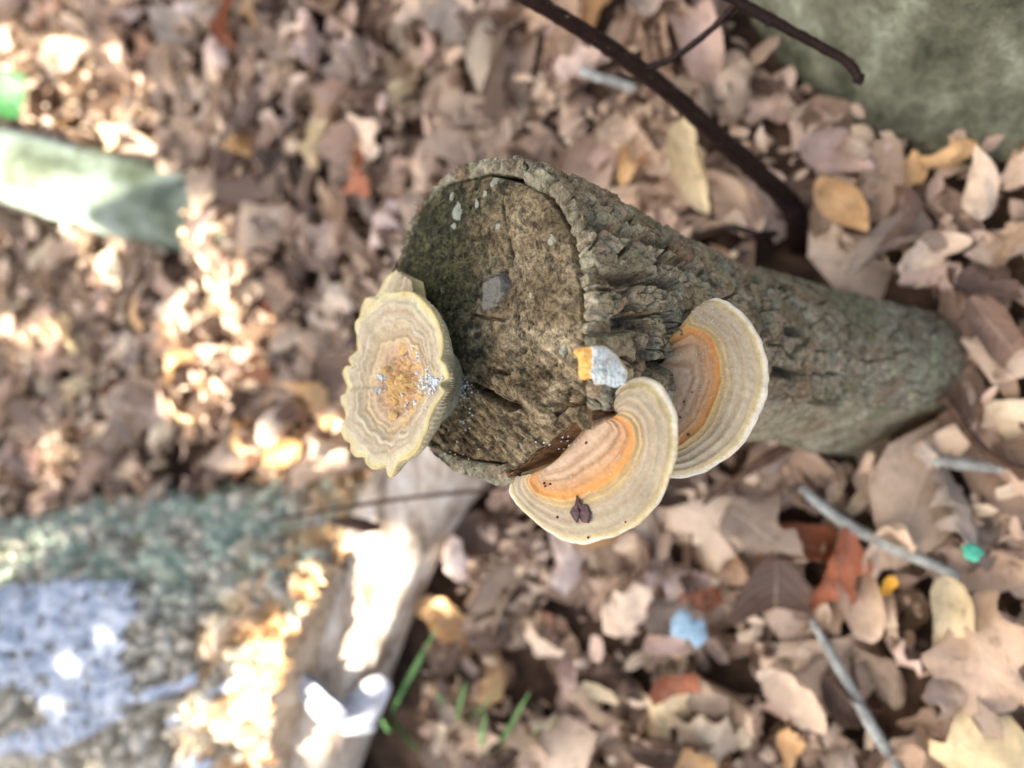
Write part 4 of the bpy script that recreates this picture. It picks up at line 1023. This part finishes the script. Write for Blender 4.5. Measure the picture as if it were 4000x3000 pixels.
def blocked(x, y, m=0.0):
    # footprints of stump, shrub, trunk and logs
    if math.hypot(x - sp0[0], y - sp0[1]) < 0.022 + m: return True
    if math.hypot(x - STB[0], y - STB[1]) < 0.055 + m: return True
    d = math.hypot(x - 0.045, y - 0.285); th = math.atan2(y - 0.285, x - 0.045)
    if d < 0.138 + 0.05 * max(0, math.cos(th - 2.95)) ** 3 + m: return True
    p = np.array([x, y]) ; ax2 = la[:2] / np.linalg.norm(la[:2]); q = p - L0[:2]; l = q @ ax2; s = abs(q[0] * ax2[1] - q[1] * ax2[0])
    if l > -0.06 and s < 0.145 + m: return True
    for (p0_, p1_, r_) in (((-0.345, -0.04), (-0.55, -0.48), 0.036), ((-0.715, 0.18), (-1.5, 0.385), 0.036)):
        if seg_dist(np.array(x), np.array(y), [p0_, p1_]) < r_ + m: return True
    return False
SPOTS = [('by the flared foot of the stump', 3560, 1480, 0.07), ('at the base of the grey-green tree trunk', 3560, 450, 0.03), ('behind the mossy root flare of the tree', 2750, 60, 0.0),
         ('beside the upper end of the barkless log', 1720, 1900, 0.03), ('in the gap along the barkless log', 1600, 2400, 0.03), ('behind the thick bark-covered log', 1000, 1700, 0.04),
         ('in front of the far end of the bark-covered log', 200, 1650, 0.04), ('along the mossy grey-green pole', 250, 700, 0.04), ('by the buried end of the mossy pole', 700, 850, 0.02), ('near the green seedling', 100, 350, 0.02),
         ('under the dark shrub stem', 2600, 500, 0.0), ('by the foot of the dark shrub stem', 3130, 900, 0.01), ('beside the short black twig', 2850, 850, 0.0), ('under the fork of the shrub stem', 2450, 150, 0.01),
         ('below the wide bracket fungus', 2300, 2250, 0.02), ('below the orange-banded bracket fungus', 2850, 1930, 0.0), ('by the blue-grey chips', 2700, 2480, 0.0), ('by the bent dark twig', 2700, 2150, 0.0),
         ('along the curved pale grey stick', 3400, 2100, 0.01), ('at the end of the curved grey stick', 3780, 2250, 0.0), ('along the straight pale grey stick', 3300, 2650, 0.01), ('at the far end of the straight grey stick', 3150, 2350, 0.0),
         ('next to the large tan oak leaf', 3880, 2600, 0.0), ('by the dark curved stick', 3850, 2900, 0.0), ('among the grass blades', 1800, 2780, 0.01), ('between grass blades and the rust-red leaf piece', 2350, 2750, 0.01),
         ('behind the dark left rim of the stump', 1400, 1000, 0.03), ('behind the rosette fungus', 1200, 1450, 0.02), ('beside the rust-coloured curled leaf', 900, 130, 0.02), ('beside the dark upright leaf', 960, 450, 0.02),
         ('by the straw lobed oak leaf', 1300, 560, 0.02), ('behind the top of the stump', 1850, 450, 0.02), ('beside the long straw-yellow leaf', 2720, 700, 0.0), ('on the shaded litter far from the stump', 400, 100, 0.02),
         ('by the dark twig at the stump foot', 3850, 1750, 0.0), ('between stump and tree trunk', 3650, 850, 0.02)]
SPOT3 = [(n, *at_z(px, py, 0.02)[:2], r) for n, px, py, r in SPOTS]
def where(x, y):
    return min(SPOT3, key=lambda q: math.hypot(x - q[1], y - q[2]) - q[3])[0]
SH = {'oak': 'oak leaf', 'beech': 'oval leaf', 'torn': 'torn leaf piece'}
def put_leaf(kind, j, tint, x, y, z, size, rz, tx, ty, label=None):
    o = bpy.data.objects.new('fallen_leaf', proto(kind, j, tint)); COL.objects.link(o)
    o.location = (x, y, z); o.rotation_euler = (tx, ty, rz); o.scale = (size, size * random.uniform(0.8, 1.1), size * random.uniform(0.9, 1.5))
    sz = 'small ' if size < (0.034 if kind == 'torn' else 0.051) else ('large ' if size > (0.041 if kind == 'torn' else 0.063) else '')
    how = 'tipped ' if max(abs(tx), abs(ty)) > 0.75 else CURL[(kind, j)]
    o['label'] = label or f'{sz}{how}{tint} {SH[kind]} {where(x, y)}'
    o['category'] = 'leaf'; o['group'] = 'fallen leaves on the forest floor'
    return o
# individual leaves that stand out
hero = [('torn', 1, 'rust', 900, 100, .035, .060, 1.3, 'rust-coloured curled leaf on the shaded litter far behind the stump'),
        ('beech', 2, 'ochre', 1130, 1760, .04, .075, .3, 'big ochre leaf curling up behind the rosette fungus, next to the bark-covered log'),
        ('beech', 0, 'straw', 2715, 650, .04, .085, -1.35, 'long narrow straw-yellow leaf under the dark shrub stem'),
        ('beech', 4, 'ochre', 3290, 800, .035, .065, -1.0, 'ochre pointed leaf between shrub stem and tree trunk'),
        ('torn', 3, 'rust', 2650, 2680, .045, .048, 0.4, 'rust-red leaf piece on the litter below the wide bracket fungus'),
        ('torn', 5, 'yellow', 3475, 2280, .04, .020, 0.9, 'small bright yellow leaf bit under the curved grey stick'),
        ('beech', 5, 'straw', 3690, 2420, .045, .070, -1.6, 'pale pointed leaf at the end of the curved grey stick'),
        ('oak', 3, 'tan', 3870, 2560, .045, .105, -1.3, 'large tan lobed oak leaf overlapping the pale pointed leaf'),
        ('oak', 6, 'straw', 3900, 2950, .045, .09, 0.2, 'ragged straw-coloured oak leaf over the dark curved stick'),
        ('beech', 1, 'pinkish', 1790, 2180, .035, .06, -1.3, 'pinkish curled leaf in the dark gap beside the barkless log'),
        ('oak', 5, 'tan', 2450, 2380, .045, .07, .8, 'broad tan leaf lit softly below the wide bracket fungus'),
        ('oak', 2, 'grey-brown', 3000, 2080, .04, .075, -.5, 'grey-brown oak leaf between the bent dark twig and the curved grey stick'),
        ('oak', 8, 'grey-brown', 3750, 2700, .04, .07, 1.9, 'weathered grey-brown leaf next to the large tan oak leaf'),
        ('beech', 3, 'tan', 3100, 2700, .04, .075, 2.4, 'folded tan leaf crossed by the straight grey stick'),
        ('beech', 6, 'dark brown', 960, 430, .03, .065, -1.4, 'dark grey-brown upright leaf far behind the stump'),
        ('oak', 1, 'straw', 1250, 560, .03, .06, 1.2, 'straw lobed oak leaf far behind the stump'),
        ('beech', 2, 'straw', 2350, 2700, .045, .035, -.5, 'small rounded straw leaf among crumbled pieces')]
placed = []
for kind, j, tint, px, py, z, s, rz, lab in hero:
    p = at_z(px, py, z); put_leaf(kind, j, tint, p[0], p[1], z, s * 0.8, rz, random.uniform(-.25, .25), random.uniform(-.25, .25), lab); placed.append((p[0], p[1]))
names = ['tan'] * 34 + ['pinkish'] * 20 + ['grey-brown'] * 16 + ['dark brown'] * 11 + ['rust'] * 3 + ['straw'] * 9 + ['ochre'] * 6
def visible(x, y, m=60):
    p = np.array([x, y, 0.02]) - CAM; d = p @ FW
    if d < 0.05: return False
    px = 2000 + FPX * (p @ RT) / d; py = 1500 - FPX * (p @ UP) / d
    return -m < px < 4000 + m and -m < py < 3000 + m
cnt = len(hero); guard = 0
while cnt < 298 and guard < 60000:
    guard += 1
    px, py = random.uniform(-40, 4040), random.uniform(-40, 3040)
    x, y, _ = at_z(px, py, 0.02)
    # thin out by area so that the ground is covered evenly
    if random.random() > ((CAM[2] / 1.0) ** 0) * min(1, (np.linalg.norm(np.array([x, y, 0]) - CAM) / 0.9) ** 2.0): continue
    if blocked(x, y, 0.012): continue
    if min((math.hypot(x - a, y - b) for a, b in placed), default=1) < 0.016: continue
    kind = random.choices(['oak', 'beech', 'torn'], [4, 4, 4])[0]
    size = random.uniform(0.042, 0.072) if kind != 'torn' else random.uniform(0.026, 0.048)
    z = float(ground_h(np.array(x), np.array(y))) + random.uniform(0.008, 0.034)
    put_leaf(kind, random.randrange({'oak': 10, 'beech': 7, 'torn': 7}[kind]), random.choice(names), x, y, z, size, random.uniform(0, 6.28), random.gauss(0, .5), random.gauss(0, .5))
    placed.append((x, y)); cnt += 1
# the rest of the litter, joined by colour range
def scatter(n, xr, yr, zr, sr, tilt, tint_pool, lo=None):
    Vs, Fs, A = [], [], [[], [], []]; o = 0; done = 0
    keys = list(PROTO)
    while done < n:
        x, y = random.uniform(*xr), random.uniform(*yr)
        if blocked(x, y, 0.006): done += 0.2; continue
        P, F, U, Vv = PROTO[random.choice(keys)]
        if lo:
            idx = np.arange(NLU * 7).reshape(NLU, 7)[::6, ::3]; P = P[idx.ravel()]; U = U[idx.ravel()]; Vv = Vv[idx.ravel()]; F = grid_faces(5, 3)
        e = np.array(Euler((random.gauss(0, tilt), random.gauss(0, tilt), random.uniform(0, 6.28))).to_matrix())
        s = random.uniform(*sr)
        z = float(ground_h(np.array(x), np.array(y))) + random.uniform(*zr)
        Vs.append(P @ e.T * s + np.array([x, y, z])); Fs.append(F + o); o += len(P)
        for k_, a_v in enumerate((U, Vv, np.full(len(U), random.random()))): A[k_].append(a_v)
        done += 1
    return np.vstack(Vs), np.vstack(Fs), {'lu': np.concatenate(A[0]), 'lv': np.concatenate(A[1]), 'lr': np.concatenate(A[2])}
M['leaf_litter'] = mat_leaf('leaf_litter', [(0, G(72, 55, 46)), (0.12, G(119, 97, 81)), (0.3, G(173, 149, 126)), (0.45, G(219, 197, 171)), (0.6, G(138, 119, 101)), (0.75, G(211, 185, 164)), (0.86, G(157, 133, 112)), (0.95, G(225, 208, 177)), (1, G(144, 98, 72))], k=18.0)
random.seed(21)
V, F, A = scatter(3600, (-1.5, 0.32), (-0.72, 0.72), (-0.004, 0.018), (0.025, 0.062), 0.45, None)
link('leaf_litter', mesh_np('leaf_litter', V, F, A), M['leaf_litter'], None, kind='stuff', label='deep mixed layer of brown and tan fallen leaves', category='leaf litter')
V, F, A = scatter(6500, (-1.25, 0.25), (-0.6, 0.6), (0.004, 0.028), (0.008, 0.026), 0.6, None, True)
link('leaf_crumbs', mesh_np('leaf_crumbs', V, F, A), M['leaf_litter'], None, kind='stuff', label='small crumbled leaf bits scattered over the litter', category='leaf litter')
V, F, A = scatter(9000, (-3.6, 1.8), (-2.4, 2.4), (-0.004, 0.02), (0.05, 0.1), 0.35, None, True)
link('far_leaf_litter', mesh_np('far_leaf_litter', V, F, A), M['leaf_litter'], None, kind='stuff', label='brown fallen leaves thinly covering the forest floor further off', category='leaf litter')
# coloured chips
def chip(px, py, z, r, mat, label, cat, seed):
    V, F = lump(at_z(px, py, z), unit([0.2, 0.1, 1]), r, r * 0.45, seed)
    single('lichen_chip', V, F, mat, label, cat)
chip(2670, 2440, .055, .009, M['chip'], 'blue-grey lichen chip on leaves below the wide bracket fungus', 'lichen', 2.0)
chip(2715, 2470, .053, .008, M['chip'], 'second blue-grey chip touching the first one', 'lichen', 5.0)
chip(3805, 2160, .055, .005, M['teal'], 'tiny teal chip beside the end of the curved grey stick', 'lichen', 6.0)
# seedling at the left edge
sd_ = thing('green_seedling', 'bright green seedling leaves in the sun beside the mossy pole', 'seedling', tuple(at_z(-120, 520, 0.0)))
V, F = tube([at_z(-120, 520, 0.0), at_z(-90, 470, 0.05), at_z(-60, 430, 0.09)], [.0015, .0013, .001], 8, 12); part('stem', V, F, M['grass'], sd_)
for k, (b0, b1, s) in enumerate([((-60,430,.09),(110,285,.10),.055), ((-60,430,.09),(10,510,.07),.04), ((-60,430,.09),(-200,330,.1),.05)]):
    p0, p1 = at_z(*b0), at_z(*b1); d = p1 - p0; P, F, U, Vv = PROTO[('beech', 1)]
    ang = math.atan2(d[1], d[0]); L = np.linalg.norm(d)
    e = np.array(Euler((0.5 if k == 0 else 0.2, -math.atan2(d[2], math.hypot(d[0], d[1])), ang)).to_matrix())
    Pp = (P * np.array([1, 1.1, 0.4]) + np.array([0.5, 0, 0])) * L
    part('leaf', Pp @ e.T + p0, F, M['green'], sd_)
